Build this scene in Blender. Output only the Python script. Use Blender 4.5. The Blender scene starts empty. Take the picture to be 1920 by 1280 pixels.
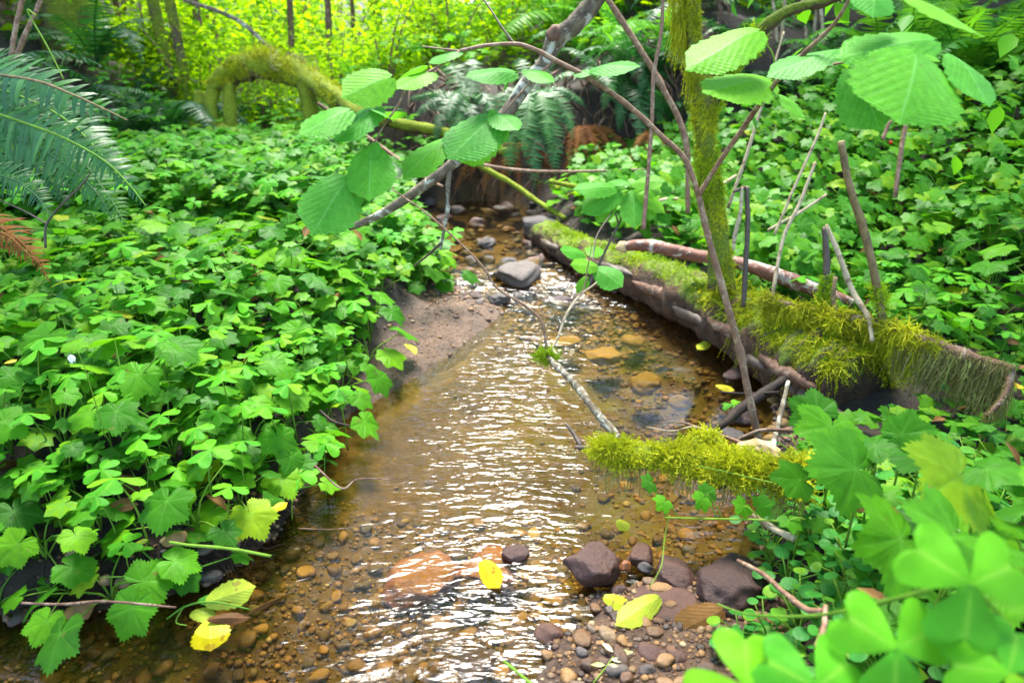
import bpy, math, random
import numpy as np
from mathutils import Vector, Matrix

# ------------------------------------------------------------------ camera, sky, sun, exposure
scene = bpy.context.scene
COL = scene.collection
CH = 0.85                       # camera height above the water
PITCH = math.radians(24.0)
FPX = 1280.0                    # focal length in photo pixels (24 mm on 36 mm, 1920 px wide)

cam_d = bpy.data.cameras.new("camera")
cam = bpy.data.objects.new("camera", cam_d)
COL.objects.link(cam)
cam.location = (0, 0, CH)
cam.rotation_euler = (math.radians(90) - PITCH, 0, 0)
cam_d.sensor_width = 36
cam_d.sensor_fit = 'HORIZONTAL'
cam_d.lens = 24
cam_d.clip_start = 0.02
cam_d.clip_end = 500
cam_d.dof.use_dof = True
cam_d.dof.focus_distance = 1.30
cam_d.dof.aperture_fstop = 4.0
scene.camera = cam

SUN_EL = math.radians(64)
SUN_AZ = math.radians(-4)      # measured from +Y towards +X
world = bpy.data.worlds.new("World")
scene.world = world
world.use_nodes = True
wn = world.node_tree.nodes
wl = world.node_tree.links
for n in list(wn):
    wn.remove(n)
sky = wn.new("ShaderNodeTexSky")
sky.sky_type = 'NISHITA'
sky.sun_disc = False
sky.sun_elevation = SUN_EL
sky.sun_rotation = SUN_AZ
sky.air_density = 1.0
sky.dust_density = 1.0
sky.ozone_density = 0.6
bg = wn.new("ShaderNodeBackground")
bg.inputs[1].default_value = 0.15
wo = wn.new("ShaderNodeOutputWorld")
wl.new(sky.outputs[0], bg.inputs[0])
wl.new(bg.outputs[0], wo.inputs[0])

sun_d = bpy.data.lights.new("sun", 'SUN')
sun_d.energy = 2.9
sun_d.angle = math.radians(22)
sun_d.color = (1.0, 0.96, 0.88)
sun = bpy.data.objects.new("sun", sun_d)
COL.objects.link(sun)
SD = Vector((math.cos(SUN_EL) * math.sin(SUN_AZ), math.cos(SUN_EL) * math.cos(SUN_AZ), math.sin(SUN_EL)))
sun.rotation_euler = SD.to_track_quat('Z', 'Y').to_euler()

vs = scene.view_settings
vs.view_transform = 'Standard'
vs.look = 'None'
vs.exposure = 2.75
vs.gamma = 1.0
vs.use_curve_mapping = False
scene.render.engine = 'CYCLES'
cy = scene.cycles
cy.max_bounces = 7
cy.diffuse_bounces = 4
cy.glossy_bounces = 3
cy.transmission_bounces = 5
cy.transparent_max_bounces = 12
cy.sample_clamp_indirect = 6.0
cy.use_denoising = True
try:
    cy.denoiser = 'OPENIMAGEDENOISE'
    cy.denoising_input_passes = 'RGB_ALBEDO_NORMAL'
except Exception:
    pass

# ------------------------------------------------------------------ helpers
rng = np.random.default_rng(7)
random.seed(7)
CP, SP = math.cos(PITCH), math.sin(PITCH)


def P(px, py, d):
    """point seen at photo pixel (px,py), d metres in front of the camera plane"""
    u = (px - 960) / FPX * d
    v = -(py - 640) / FPX * d
    return Vector((u, d * CP + v * SP, CH - d * SP + v * CP))


def PZ(px, py, z=0.0):
    """point of the level z under photo pixel (px,py)"""
    k = -(py - 640) / FPX
    den = -SP + k * CP
    return P(px, py, (z - CH) / den)


def proj(p):
    p = np.atleast_2d(np.asarray(p, float))
    x, y, z = p[:, 0], p[:, 1], p[:, 2] - CH
    d = y * CP - z * SP
    v = y * SP + z * CP
    dd = np.maximum(d, 1e-3)
    return 960 + x / dd * FPX, 640 - v / dd * FPX, d


def sstep(a, b, x):
    t = np.clip((x - a) / (b - a), 0, 1)
    return t * t * (3 - 2 * t)


_nd = np.random.default_rng(3)
_NW = [(_nd.normal(size=(7, 2)), _nd.uniform(0, 6.28, 7)) for _ in range(4)]


def nz(x, y, f=1.0, k=0):
    W, ph = _NW[k]
    s = 0
    for (a, b), p in zip(W, ph):
        s = s + np.sin((a * x + b * y) * f + p)
    return s / 4.0


def mk_mesh(name, V, T, attrs=None, smooth=True, mat=None):
    V = np.ascontiguousarray(V, np.float32)
    T = np.ascontiguousarray(T, np.int32)
    me = bpy.data.meshes.new(name)
    n, m = len(V), len(T)
    me.vertices.add(n)
    me.vertices.foreach_set("co", V.ravel())
    me.loops.add(m * 3)
    me.loops.foreach_set("vertex_index", T.ravel())
    me.polygons.add(m)
    me.polygons.foreach_set("loop_start", np.arange(0, m * 3, 3, dtype=np.int32))
    me.polygons.foreach_set("use_smooth", np.full(m, smooth, dtype=bool))
    me.update(calc_edges=True)
    if attrs:
        for k, a in attrs.items():
            at = me.attributes.new(k, 'FLOAT', 'POINT')
            at.data.foreach_set("value", np.ascontiguousarray(a, np.float32))
    if mat:
        me.materials.append(mat)
    return me


def link(name, data, parent=None, loc=None):
    o = bpy.data.objects.new(name, data)
    COL.objects.link(o)
    if parent is not None:
        o.parent = parent
    if loc is not None:
        o.location = loc
    return o


def tag(o, label=None, cat=None, group=None, kind=None):
    if label:
        o["label"] = label
    if cat:
        o["category"] = cat
    if group:
        o["group"] = group
    if kind:
        o["kind"] = kind
    return o


def thing(name, label, cat, loc=(0, 0, 0), group=None, rot=None, scale=1.0):
    o = link(name, None, None, loc)
    o.empty_display_size = 0.02
    if rot is not None:
        o.rotation_euler = rot
    o.scale = (scale, scale, scale)
    return tag(o, label, cat, group)


class Acc:
    """collects transformed copies of small templates into one mesh"""
    def __init__(s):
        s.V, s.T, s.R, s.E, s.n = [], [], [], [], 0

    def add(s, tpl, M, t, rnd=None):
        Vt, Tt, vein = tpl
        M = np.asarray(M, float); t = np.asarray(t, float)
        k, n = len(t), len(Vt)
        if k == 0:
            return
        V = np.einsum('kij,nj->kni', M, Vt) + t[:, None, :]
        s.V.append(V.reshape(-1, 3))
        s.T.append((Tt[None] + (np.arange(k) * n)[:, None, None] + s.n).reshape(-1, 3))
        r = rng.random(k) if rnd is None else rnd
        s.R.append(np.repeat(r, n))
        s.E.append(np.tile(vein, k))
        s.n += k * n

    def raw(s, V, T, rnd=0.5, vein=0.0):
        V = np.asarray(V, float); T = np.asarray(T, int)
        s.V.append(V); s.T.append(T + s.n)
        s.R.append(np.full(len(V), rnd)); s.E.append(np.full(len(V), vein))
        s.n += len(V)

    def mesh(s, name, mat, smooth=True):
        return mk_mesh(name, np.concatenate(s.V), np.concatenate(s.T),
                       {'rnd': np.concatenate(s.R), 'vein': np.concatenate(s.E)}, smooth, mat)


def frames(fwd, nrm, size):
    """batch of matrices whose columns are x, y(fwd), z(normal), scaled"""
    f = np.asarray(fwd, float); n = np.asarray(nrm, float)
    f = f / np.maximum(np.linalg.norm(f, axis=1, keepdims=True), 1e-9)
    x = np.cross(f, n)
    x = x / np.maximum(np.linalg.norm(x, axis=1, keepdims=True), 1e-9)
    z = np.cross(x, f)
    M = np.stack([x, f, z], axis=2)
    s = np.asarray(size, float)
    if s.ndim == 1:
        s = np.repeat(s[:, None], 3, 1)
    return M * s[:, None, :]


def spline(pts, n):
    """Catmull-Rom through pts, n samples"""
    p = np.array([list(q) for q in pts], float)
    if len(p) == 2:
        t = np.linspace(0, 1, n)[:, None]
        return p[0] * (1 - t) + p[1] * t
    pp = np.vstack([2 * p[0] - p[1], p, 2 * p[-1] - p[-2]])
    seg = len(p) - 1
    out = []
    for u in np.linspace(0, seg - 1e-6, n):
        i = int(u); t = u - i
        a, b, c, d = pp[i], pp[i + 1], pp[i + 2], pp[i + 3]
        out.append(0.5 * (2 * b + (c - a) * t + (2 * a - 5 * b + 4 * c - d) * t * t + (3 * b - a - 3 * c + d) * t ** 3))
    return np.array(out)


def tube_arr(path, radii, segs=8, rough=0.0, seed=0, knots=0.0):
    path = np.asarray(path, float)
    n = len(path)
    radii = np.interp(np.linspace(0, 1, n), np.linspace(0, 1, len(np.atleast_1d(radii))), np.atleast_1d(radii))
    r_ = np.random.default_rng(seed)
    tan = np.gradient(path, axis=0)
    tan /= np.maximum(np.linalg.norm(tan, axis=1, keepdims=True), 1e-9)
    ref = np.array([0.31, 0.17, 0.93])
    if abs(tan[0] @ ref) > 0.9:
        ref = np.array([0.9, 0.3, 0.1])
    x = np.cross(tan[0], ref); x /= np.linalg.norm(x)
    V = []
    a = np.linspace(0, 2 * math.pi, segs, endpoint=False)
    ph = r_.uniform(0, 6.28, 4)
    kn = np.zeros(n)
    if knots > 0:
        for _ in range(max(1, n // 6)):
            c = r_.uniform(0, n)
            kn += knots * np.exp(-((np.arange(n) - c) / 0.9) ** 2) * r_.uniform(.3, 1)
    for i in range(n):
        x = x - tan[i] * (x @ tan[i]); x /= np.linalg.norm(x)
        y = np.cross(tan[i], x)
        rr = radii[i] * (1 + kn[i] + rough * (0.6 * np.sin(2 * a + ph[0] + i * .5) + 0.5 * np.sin(3 * a + ph[1] - i * .9) + 0.5 * r_.normal(size=segs)))
        V.append(path[i] + rr[:, None] * (np.cos(a)[:, None] * x + np.sin(a)[:, None] * y))
    V.append(path[:1]); V.append(path[-1:])
    V = np.vstack(V)
    i = np.repeat(np.arange(n - 1), segs); j = np.tile(np.arange(segs), n - 1); j2 = (j + 1) % segs
    A, B, C, D = i * segs + j, i * segs + j2, (i + 1) * segs + j2, (i + 1) * segs + j
    T = [np.stack([A, B, C], 1), np.stack([A, C, D], 1)]
    j = np.arange(segs); j2 = (j + 1) % segs
    T.append(np.stack([np.full(segs, n * segs), j2, j], 1))
    e = (n - 1) * segs
    T.append(np.stack([np.full(segs, n * segs + 1), e + j, e + j2], 1))
    return V, np.vstack(T)


def tube(name, pts, radii, mat, parent=None, segs=8, n=None, rough=0.06, seed=0, knots=0.0):
    path = spline(pts, n or max(4, 6 * len(pts)))
    V, T = tube_arr(path, radii, segs, rough, seed, knots)
    return link(name, mk_mesh(name, V, T, None, True, mat), parent)


def px_path(lst):
    return [P(*q) for q in lst]


# ------------------------------------------------------------------ materials
def new_mat(name):
    m = bpy.data.materials.new(name)
    m.use_nodes = True
    m.node_tree.nodes.clear()
    N = m.node_tree.nodes; L = m.node_tree.links
    out = N.new("ShaderNodeOutputMaterial")
    return m, N, L, out


def ramp(N, stops):
    r = N.new("ShaderNodeValToRGB")
    e = r.color_ramp.elements
    while len(e) < len(stops):
        e.new(0.5)
    for el, (p, c) in zip(e, stops):
        el.position = p
        el.color = (*c, 1)
    return r


def mixc(N, L, fac, a, b):
    m = N.new("ShaderNodeMix")
    m.data_type = 'RGBA'
    for sock, v in ((m.inputs[0], fac), (m.inputs[6], a), (m.inputs[7], b)):
        if hasattr(v, 'links'):
            L.new(v, sock)
        elif isinstance(v, tuple):
            sock.default_value = (*v, 1)
        else:
            sock.default_value = v
    return m.outputs[2]


def mth(N, L, op, a, b=None, c=None):
    m = N.new("ShaderNodeMath")
    m.operation = op
    for i, v in enumerate((a, b, c)):
        if v is None:
            continue
        if hasattr(v, 'links'):
            L.new(v, m.inputs[i])
        else:
            m.inputs[i].default_value = v
    return m.outputs[0]


def noise(N, L, scale, detail=4, rough=0.6, vec=None, dist=0.0):
    t = N.new("ShaderNodeTexNoise")
    t.inputs["Scale"].default_value = scale
    t.inputs["Detail"].default_value = detail
    t.inputs["Roughness"].default_value = rough
    t.inputs["Distortion"].default_value = dist
    if vec is not None:
        L.new(vec, t.inputs["Vector"])
    return t.outputs["Fac"]


def leaf_mat(name, stops, trans, tfac=0.4, rough=0.42, spotcut=0.66, vein=None, veinpow=3.0, spec=0.09, nscale=60, spots=None):
    m, N, L, out = new_mat(name)
    at = N.new("ShaderNodeAttribute"); at.attribute_name = 'rnd'
    oi = N.new("ShaderNodeObjectInfo")
    s = mth(N, L, 'ADD', at.outputs['Fac'], oi.outputs['Random'])
    s = mth(N, L, 'FRACT', s)
    r = ramp(N, stops)
    L.new(s, r.inputs[0])
    col = r.outputs[0]
    geo = N.new("ShaderNodeNewGeometry")
    nf = noise(N, L, nscale, 3, 0.6, geo.outputs['Position'])
    dark = N.new("ShaderNodeHueSaturation")
    dark.inputs['Hue'].default_value = 0.5
    dark.inputs['Saturation'].default_value = 1.0
    L.new(mth(N, L, 'MULTIPLY_ADD', nf, 0.9, 0.55), dark.inputs['Value'])
    L.new(col, dark.inputs['Color'])
    col = dark.outputs[0]
    if spots:
        nf2 = noise(N, L, 45, 2, 0.5, geo.outputs['Position'])
        col = mixc(N, L, mth(N, L, 'MULTIPLY', mth(N, L, 'GREATER_THAN', nf2, spotcut), 0.8), col, spots)
    if vein:
        av = N.new("ShaderNodeAttribute"); av.attribute_name = 'vein'
        f = mth(N, L, 'POWER', av.outputs['Fac'], veinpow)
        col = mixc(N, L, mth(N, L, 'MULTIPLY', f, 0.75), col, vein)
    b = N.new("ShaderNodeBsdfPrincipled")
    L.new(col, b.inputs['Base Color'])
    b.inputs['Roughness'].default_value = rough
    b.inputs['Specular IOR Level'].default_value = spec
    bp = N.new("ShaderNodeBump")
    bp.inputs['Strength'].default_value = 0.25
    bp.inputs['Distance'].default_value = 0.003
    L.new(noise(N, L, nscale * 3, 2, 0.5, geo.outputs['Position']), bp.inputs['Height'])
    L.new(bp.outputs[0], b.inputs['Normal'])
    t = N.new("ShaderNodeBsdfTranslucent")
    tc = N.new("ShaderNodeMix"); tc.data_type = 'RGBA'; tc.blend_type = 'MULTIPLY'
    tm = mixc(N, L, 0.45, trans, col)
    L.new(tm, t.inputs['Color'])
    mx = N.new("ShaderNodeMixShader")
    mx.inputs[0].default_value = tfac
    L.new(b.outputs[0], mx.inputs[1]); L.new(t.outputs[0], mx.inputs[2])
    L.new(mx.outputs[0], out.inputs[0])
    return m


def bark_mat(name, c1, c2, c3=None, scale=30, rough=0.8, bump=0.6, moss=None, mosscov=0.5, stretch=(1, 1, 1), gloss=0.3, bdist=0.004):
    m, N, L, out = new_mat(name)
    geo = N.new("ShaderNodeNewGeometry")
    mp = N.new("ShaderNodeMapping")
    mp.inputs['Scale'].default_value = stretch
    L.new(geo.outputs['Position'], mp.inputs[0])
    v = mp.outputs[0]
    n1 = noise(N, L, scale, 6, 0.65, v)
    stops = [(0.3, c1), (0.7, c2)]
    r = ramp(N, stops); L.new(n1, r.inputs[0])
    col = r.outputs[0]
    if c3:
        n2 = noise(N, L, scale * 0.55, 5, 0.7, v, 1.0)
        rr = ramp(N, [(0.52, (0, 0, 0)), (0.6, (1, 1, 1))]); L.new(n2, rr.inputs[0])
        col = mixc(N, L, rr.outputs[0], col, c3)
    if moss:
        n3 = noise(N, L, scale * 0.3, 5, 0.7, v)
        sx = N.new("ShaderNodeSeparateXYZ"); L.new(geo.outputs['Normal'], sx.inputs[0])
        f = mth(N, L, 'MULTIPLY_ADD', sx.outputs[2], 0.25, n3)
        rr = ramp(N, [(1 - mosscov - 0.08, (0, 0, 0)), (1 - mosscov + 0.08, (1, 1, 1))]); L.new(f, rr.inputs[0])
        n4 = ramp(N, [(0.3, tuple(c * 0.45 for c in moss)), (0.75, moss)])
        L.new(noise(N, L, scale * 4, 3, 0.6, geo.outputs['Position']), n4.inputs[0])
        col = mixc(N, L, rr.outputs[0], col, n4.outputs[0])
    b = N.new("ShaderNodeBsdfPrincipled")
    L.new(col, b.inputs['Base Color'])
    b.inputs['Roughness'].default_value = rough
    b.inputs['Specular IOR Level'].default_value = gloss
    bp = N.new("ShaderNodeBump")
    bp.inputs['Strength'].default_value = bump
    bp.inputs['Distance'].default_value = bdist
    L.new(noise(N, L, scale * 2.5, 6, 0.7, v), bp.inputs['Height'])
    L.new(bp.outputs[0], b.inputs['Normal'])
    L.new(b.outputs[0], out.inputs[0])
    return m


def rock_mat(name, stops, rough=0.35, scale=14, spec=0.5):
    m, N, L, out = new_mat(name)
    oi = N.new("ShaderNodeObjectInfo")
    at = N.new("ShaderNodeAttribute"); at.attribute_name = 'rnd'
    s = mth(N, L, 'FRACT', mth(N, L, 'ADD', at.outputs['Fac'], oi.outputs['Random']))
    r = ramp(N, stops); L.new(s, r.inputs[0])
    geo = N.new("ShaderNodeNewGeometry")
    n1 = noise(N, L, scale * 3, 6, 0.7, geo.outputs['Position'])
    hs = N.new("ShaderNodeHueSaturation")
    L.new(r.outputs[0], hs.inputs['Color'])
    L.new(mth(N, L, 'MULTIPLY_ADD', n1, 1.1, 0.4), hs.inputs['Value'])
    b = N.new("ShaderNodeBsdfPrincipled")
    L.new(hs.outputs[0], b.inputs['Base Color'])
    n2 = noise(N, L, scale, 4, 0.6, geo.outputs['Position'])
    L.new(mth(N, L, 'MULTIPLY_ADD', n2, 0.5, rough - 0.2), b.inputs['Roughness'])
    b.inputs['Specular IOR Level'].default_value = spec
    bp = N.new("ShaderNodeBump")
    bp.inputs['Strength'].default_value = 0.5
    bp.inputs['Distance'].default_value = 0.012
    L.new(noise(N, L, scale * 5, 7, 0.7, geo.outputs['Position']), bp.inputs['Height'])
    L.new(bp.outputs[0], b.inputs['Normal'])
    L.new(b.outputs[0], out.inputs[0])
    return m


M = {}
M['piggy'] = leaf_mat('piggyback_leaf', [(0.0, (0.026, 0.11, 0.008)), (0.3, (0.042, 0.17, 0.008)), (0.65, (0.075, 0.25, 0.008)), (0.95, (0.13, 0.31, 0.008)), (1.0, (0.30, 0.32, 0.012))],
                      (0.14, 0.46, 0.006), 0.40, 0.46, vein=(0.12, 0.32, 0.04), veinpow=5.0, spots=(0.16, 0.13, 0.03), spotcut=0.73)
M['carpet'] = leaf_mat('carpet_leaf', [(0.0, (0.028, 0.12, 0.007)), (0.4, (0.05, 0.19, 0.007)), (0.8, (0.10, 0.27, 0.007)), (1.0, (0.20, 0.33, 0.007))],
                       (0.12, 0.46, 0.010), 0.40, 0.42, vein=(0.09, 0.28, 0.04), veinpow=4)
M['sorrel'] = leaf_mat('sorrel_leaf', [(0.0, (0.05, 0.25, 0.016)), (0.5, (0.08, 0.32, 0.014)), (0.85, (0.11, 0.36, 0.012)), (1.0, (0.17, 0.38, 0.012))],
                       (0.22, 0.60, 0.008), 0.42, 0.5, vein=(0.20, 0.42, 0.04), veinpow=6, nscale=30, spots=(0.20, 0.22, 0.03), spotcut=0.72)
M['hazel'] = leaf_mat('hazel_leaf', [(0.0, (0.055, 0.24, 0.028)), (0.5, (0.08, 0.30, 0.024)), (1.0, (0.14, 0.36, 0.018))],
                      (0.16, 0.52, 0.010), 0.40, 0.46, vein=(0.17, 0.42, 0.10), spots=(0.14, 0.10, 0.03), spotcut=0.75, veinpow=1.6, nscale=90)
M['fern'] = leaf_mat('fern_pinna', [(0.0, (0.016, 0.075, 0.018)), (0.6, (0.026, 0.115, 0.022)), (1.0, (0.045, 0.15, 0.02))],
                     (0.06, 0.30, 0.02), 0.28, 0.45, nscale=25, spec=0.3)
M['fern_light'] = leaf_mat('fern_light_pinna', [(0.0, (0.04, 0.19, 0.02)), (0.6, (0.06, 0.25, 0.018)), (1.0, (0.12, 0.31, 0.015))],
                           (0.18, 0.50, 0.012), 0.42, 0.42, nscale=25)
M['deadfern'] = leaf_mat('dead_fern', [(0.0, (0.09, 0.03, 0.008)), (1.0, (0.22, 0.09, 0.02))], (0.3, 0.12, 0.02), 0.25, 0.7, nscale=40)
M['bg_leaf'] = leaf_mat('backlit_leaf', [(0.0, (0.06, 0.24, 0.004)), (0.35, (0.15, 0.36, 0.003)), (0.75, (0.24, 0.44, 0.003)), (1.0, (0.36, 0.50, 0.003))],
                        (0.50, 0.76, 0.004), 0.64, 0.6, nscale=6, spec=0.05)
M['mid_leaf'] = leaf_mat('understory_leaf', [(0.0, (0.03, 0.14, 0.012)), (0.6, (0.06, 0.24, 0.012)), (1.0, (0.12, 0.32, 0.010))],
                         (0.20, 0.55, 0.008), 0.46, 0.45, nscale=8)
M['canopy'] = leaf_mat('canopy_leaf', [(0.0, (0.03, 0.10, 0.012)), (1.0, (0.06, 0.17, 0.012))], (0.1, 0.3, 0.01), 0.4, 0.5, nscale=6)
M['small'] = leaf_mat('round_leaf', [(0.0, (0.03, 0.17, 0.03)), (0.7, (0.06, 0.26, 0.03)), (1.0, (0.16, 0.32, 0.02))], (0.12, 0.45, 0.01), 0.36, 0.36, nscale=80)
M['yellow'] = leaf_mat('fallen_yellow_leaf', [(0.0, (0.62, 0.42, 0.012)), (1.0, (0.58, 0.52, 0.03))], (0.7, 0.5, 0.01), 0.3, 0.4, vein=(0.7, 0.58, 0.08), spots=(0.3, 0.09, 0.012), nscale=50)
M['limeleaf'] = leaf_mat('fallen_lime_leaf', [(0.0, (0.42, 0.46, 0.03)), (1.0, (0.34, 0.42, 0.04))], (0.5, 0.5, 0.02), 0.3, 0.35, vein=(0.55, 0.55, 0.1), nscale=50, spots=(0.26, 0.20, 0.04), spotcut=0.64)
M['brownleaf'] = leaf_mat('fallen_brown_leaf', [(0.0, (0.075, 0.032, 0.010)), (1.0, (0.17, 0.085, 0.025))], (0.18, 0.08, 0.02), 0.2, 0.5, vein=(0.28, 0.16, 0.06), nscale=50)
M['paleleaf'] = leaf_mat('fallen_pale_leaf', [(0.0, (0.62, 0.56, 0.34)), (1.0, (0.5, 0.5, 0.2))], (0.6, 0.55, 0.2), 0.3, 0.5, nscale=50)
M['moss'] = leaf_mat('moss_strand', [(0.0, (0.15, 0.17, 0.006)), (0.45, (0.32, 0.35, 0.008)), (0.85, (0.50, 0.50, 0.012)), (1.0, (0.46, 0.40, 0.03))], (0.45, 0.50, 0.01), 0.35, 0.7, nscale=12, spec=0.2)
M['mossgreen'] = leaf_mat('moss_green', [(0.0, (0.10, 0.20, 0.006)), (0.5, (0.22, 0.34, 0.006)), (1.0, (0.38, 0.46, 0.008))], (0.3, 0.5, 0.01), 0.35, 0.7, nscale=12, spec=0.2)
M['mossdry'] = leaf_mat('moss_dry', [(0.0, (0.17, 0.14, 0.04)), (0.6, (0.30, 0.25, 0.09)), (1.0, (0.34, 0.36, 0.08))], (0.3, 0.25, 0.05), 0.3, 0.8, nscale=12, spec=0.2)
M['stem'] = leaf_mat('green_stem', [(0.0, (0.09, 0.22, 0.025)), (1.0, (0.18, 0.30, 0.03))], (0.2, 0.4, 0.02), 0.2, 0.5)
M['petal'] = leaf_mat('petal', [(0.0, (0.8, 0.8, 0.78)), (1.0, (0.8, 0.78, 0.8))], (0.8, 0.8, 0.8), 0.4, 0.5)
M['berry'] = leaf_mat('berry', [(0.0, (0.5, 0.01, 0.015)), (1.0, (0.6, 0.02, 0.02))], (0.6, 0.02, 0.02), 0.1, 0.3)

M['greybark'] = bark_mat('grey_lichen_bark', (0.045, 0.03, 0.018), (0.20, 0.16, 0.10), (0.42, 0.41, 0.32), 38, 0.8, 1.0, bdist=0.006)
M['brownbark'] = bark_mat('brown_bark', (0.06, 0.03, 0.018), (0.17, 0.085, 0.05), (0.22, 0.15, 0.10), 60, 0.7, 0.6)
M['twig'] = bark_mat('red_brown_twig', (0.10, 0.05, 0.028), (0.24, 0.13, 0.075), (0.28, 0.19, 0.12), 70, 0.6, 0.4)
M['darktwig'] = bark_mat('dark_twig', (0.025, 0.016, 0.010), (0.08, 0.05, 0.03), None, 60, 0.55, 0.5, gloss=0.5)
M['palestick'] = bark_mat('pale_stick', (0.26, 0.20, 0.12), (0.42, 0.34, 0.22), (0.16, 0.11, 0.06), 50, 0.8, 0.4)
M['stick'] = bark_mat('brown_stick', (0.13, 0.085, 0.035), (0.24, 0.16, 0.07), (0.10, 0.07, 0.03), 50, 0.75, 0.5)
M['rawwood'] = bark_mat('broken_wood', (0.38, 0.24, 0.10), (0.60, 0.44, 0.22), None, 60, 0.8, 0.5)
M['redbark'] = bark_mat('red_bark_stick', (0.10, 0.035, 0.022), (0.22, 0.085, 0.05), (0.40, 0.34, 0.28), 34, 0.6, 0.5)
M['rotlog'] = bark_mat('rotten_log', (0.025, 0.013, 0.008), (0.13, 0.065, 0.032), (0.05, 0.03, 0.02), 26, 0.75, 1.0, moss=(0.16, 0.24, 0.012), mosscov=0.33, bdist=0.012)
M['mosslog'] = bark_mat('mossy_log', (0.04, 0.025, 0.015), (0.12, 0.07, 0.03), None, 30, 0.85, 1.0, moss=(0.26, 0.32, 0.012), mosscov=0.62, bdist=0.01)
M['mosstrunk'] = bark_mat('mossy_trunk', (0.035, 0.022, 0.014), (0.11, 0.075, 0.035), None, 28, 0.85, 1.0, moss=(0.16, 0.22, 0.012), mosscov=0.52, bdist=0.01)
M['farbark'] = bark_mat('far_bark', (0.05, 0.035, 0.02), (0.13, 0.09, 0.05), None, 14, 0.85, 0.8, moss=(0.20, 0.26, 0.015), mosscov=0.55, bdist=0.02)
M['root'] = bark_mat('wet_root', (0.008, 0.005, 0.004), (0.038, 0.022, 0.013), None, 60, 0.6, 0.5, gloss=0.2)

M['rock_wet'] = rock_mat('wet_rock', [(0.0, (0.045, 0.024, 0.020)), (0.5, (0.075, 0.037, 0.028)), (1.0, (0.10, 0.046, 0.028))], 0.40, 18, 0.3)
M['rock_grey'] = rock_mat('grey_rock', [(0.0, (0.035, 0.032, 0.032)), (1.0, (0.09, 0.07, 0.06))], 0.5, 18, 0.3)
M['pebble'] = rock_mat('pebble', [(0.0, (0.035, 0.022, 0.016)), (0.25, (0.09, 0.042, 0.02)), (0.5, (0.17, 0.085, 0.028)), (0.72, (0.24, 0.125, 0.04)), (0.88, (0.07, 0.058, 0.055)), (0.95, (0.15, 0.08, 0.03)), (1.0, (0.36, 0.27, 0.15))], 0.36, 20)
M['amberstone'] = rock_mat('submerged_stone', [(0.0, (0.10, 0.055, 0.012)), (0.5, (0.17, 0.095, 0.02)), (1.0, (0.27, 0.16, 0.035))], 0.6, 12)
M['redstone'] = rock_mat('rust_stone', [(0.0, (0.20, 0.065, 0.014)), (1.0, (0.16, 0.05, 0.012))], 0.4, 10)


def ground_material():
    m, N, L, out = new_mat('forest_ground')
    geo = N.new("ShaderNodeNewGeometry")
    pos = geo.outputs['Position']
    a_bed = N.new("ShaderNodeAttribute"); a_bed.attribute_name = 'bed'
    a_sand = N.new("ShaderNodeAttribute"); a_sand.attribute_name = 'sand'
    a_alg = N.new("ShaderNodeAttribute"); a_alg.attribute_name = 'algae'
    soil = ramp(N, [(0.3, (0.008, 0.005, 0.003)), (0.55, (0.028, 0.017, 0.009)), (0.8, (0.065, 0.038, 0.018))])
    L.new(noise(N, L, 22, 8, 0.7, pos), soil.inputs[0])
    sand = ramp(N, [(0.40, (0.026, 0.013, 0.007)), (0.5, (0.085, 0.046, 0.026)), (0.60, (0.155, 0.09, 0.054))])
    L.new(mth(N, L, 'MULTIPLY_ADD', noise(N, L, 120, 6, 0.75, pos), 0.5, mth(N, L, 'MULTIPLY', noise(N, L, 14, 5, 0.7, pos), 0.5)), sand.inputs[0])
    bed = ramp(N, [(0.28, (0.026, 0.014, 0.003)), (0.5, (0.078, 0.044, 0.008)), (0.72, (0.15, 0.09, 0.018))])
    L.new(noise(N, L, 16, 8, 0.75, pos, 0.6), bed.inputs[0])
    vo = N.new("ShaderNodeTexVoronoi"); vo.inputs['Scale'].default_value = 75
    L.new(pos, vo.inputs['Vector'])
    peb = ramp(N, [(0.0, (0.05, 0.024, 0.006)), (0.4, (0.13, 0.066, 0.015)), (0.7, (0.09, 0.042, 0.010)), (1.0, (0.22, 0.13, 0.035))])
    sx = N.new("ShaderNodeSeparateColor"); L.new(vo.outputs['Color'], sx.inputs[0])
    L.new(sx.outputs[0], peb.inputs[0])
    bedc = mixc(N, L, 0.32, bed.outputs[0], peb.outputs[0])
    alg = ramp(N, [(0.42, (0, 0, 0)), (0.6, (1, 1, 1))])
    L.new(noise(N, L, 9, 5, 0.7, pos, 0.4), alg.inputs[0])
    bedc = mixc(N, L, mth(N, L, 'MULTIPLY', alg.outputs[0], mth(N, L, 'MULTIPLY', a_alg.outputs['Fac'], 0.75)), bedc, (0.11, 0.11, 0.010))
    col = mixc(N, L, a_sand.outputs['Fac'], soil.outputs[0], sand.outputs[0])
    col = mixc(N, L, a_bed.outputs['Fac'], col, bedc)
    b = N.new("ShaderNodeBsdfPrincipled")
    L.new(col, b.inputs['Base Color'])
    rg = mth(N, L, 'MULTIPLY_ADD', a_sand.outputs['Fac'], -0.38, 0.85)
    L.new(rg, b.inputs['Roughness'])
    bp = N.new("ShaderNodeBump"); bp.inputs['Strength'].default_value = 0.9; bp.inputs['Distance'].default_value = 0.012
    L.new(noise(N, L, 60, 8, 0.75, pos), bp.inputs['Height'])
    L.new(bp.outputs[0], b.inputs['Normal'])
    L.new(b.outputs[0], out.inputs[0])
    return m


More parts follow.
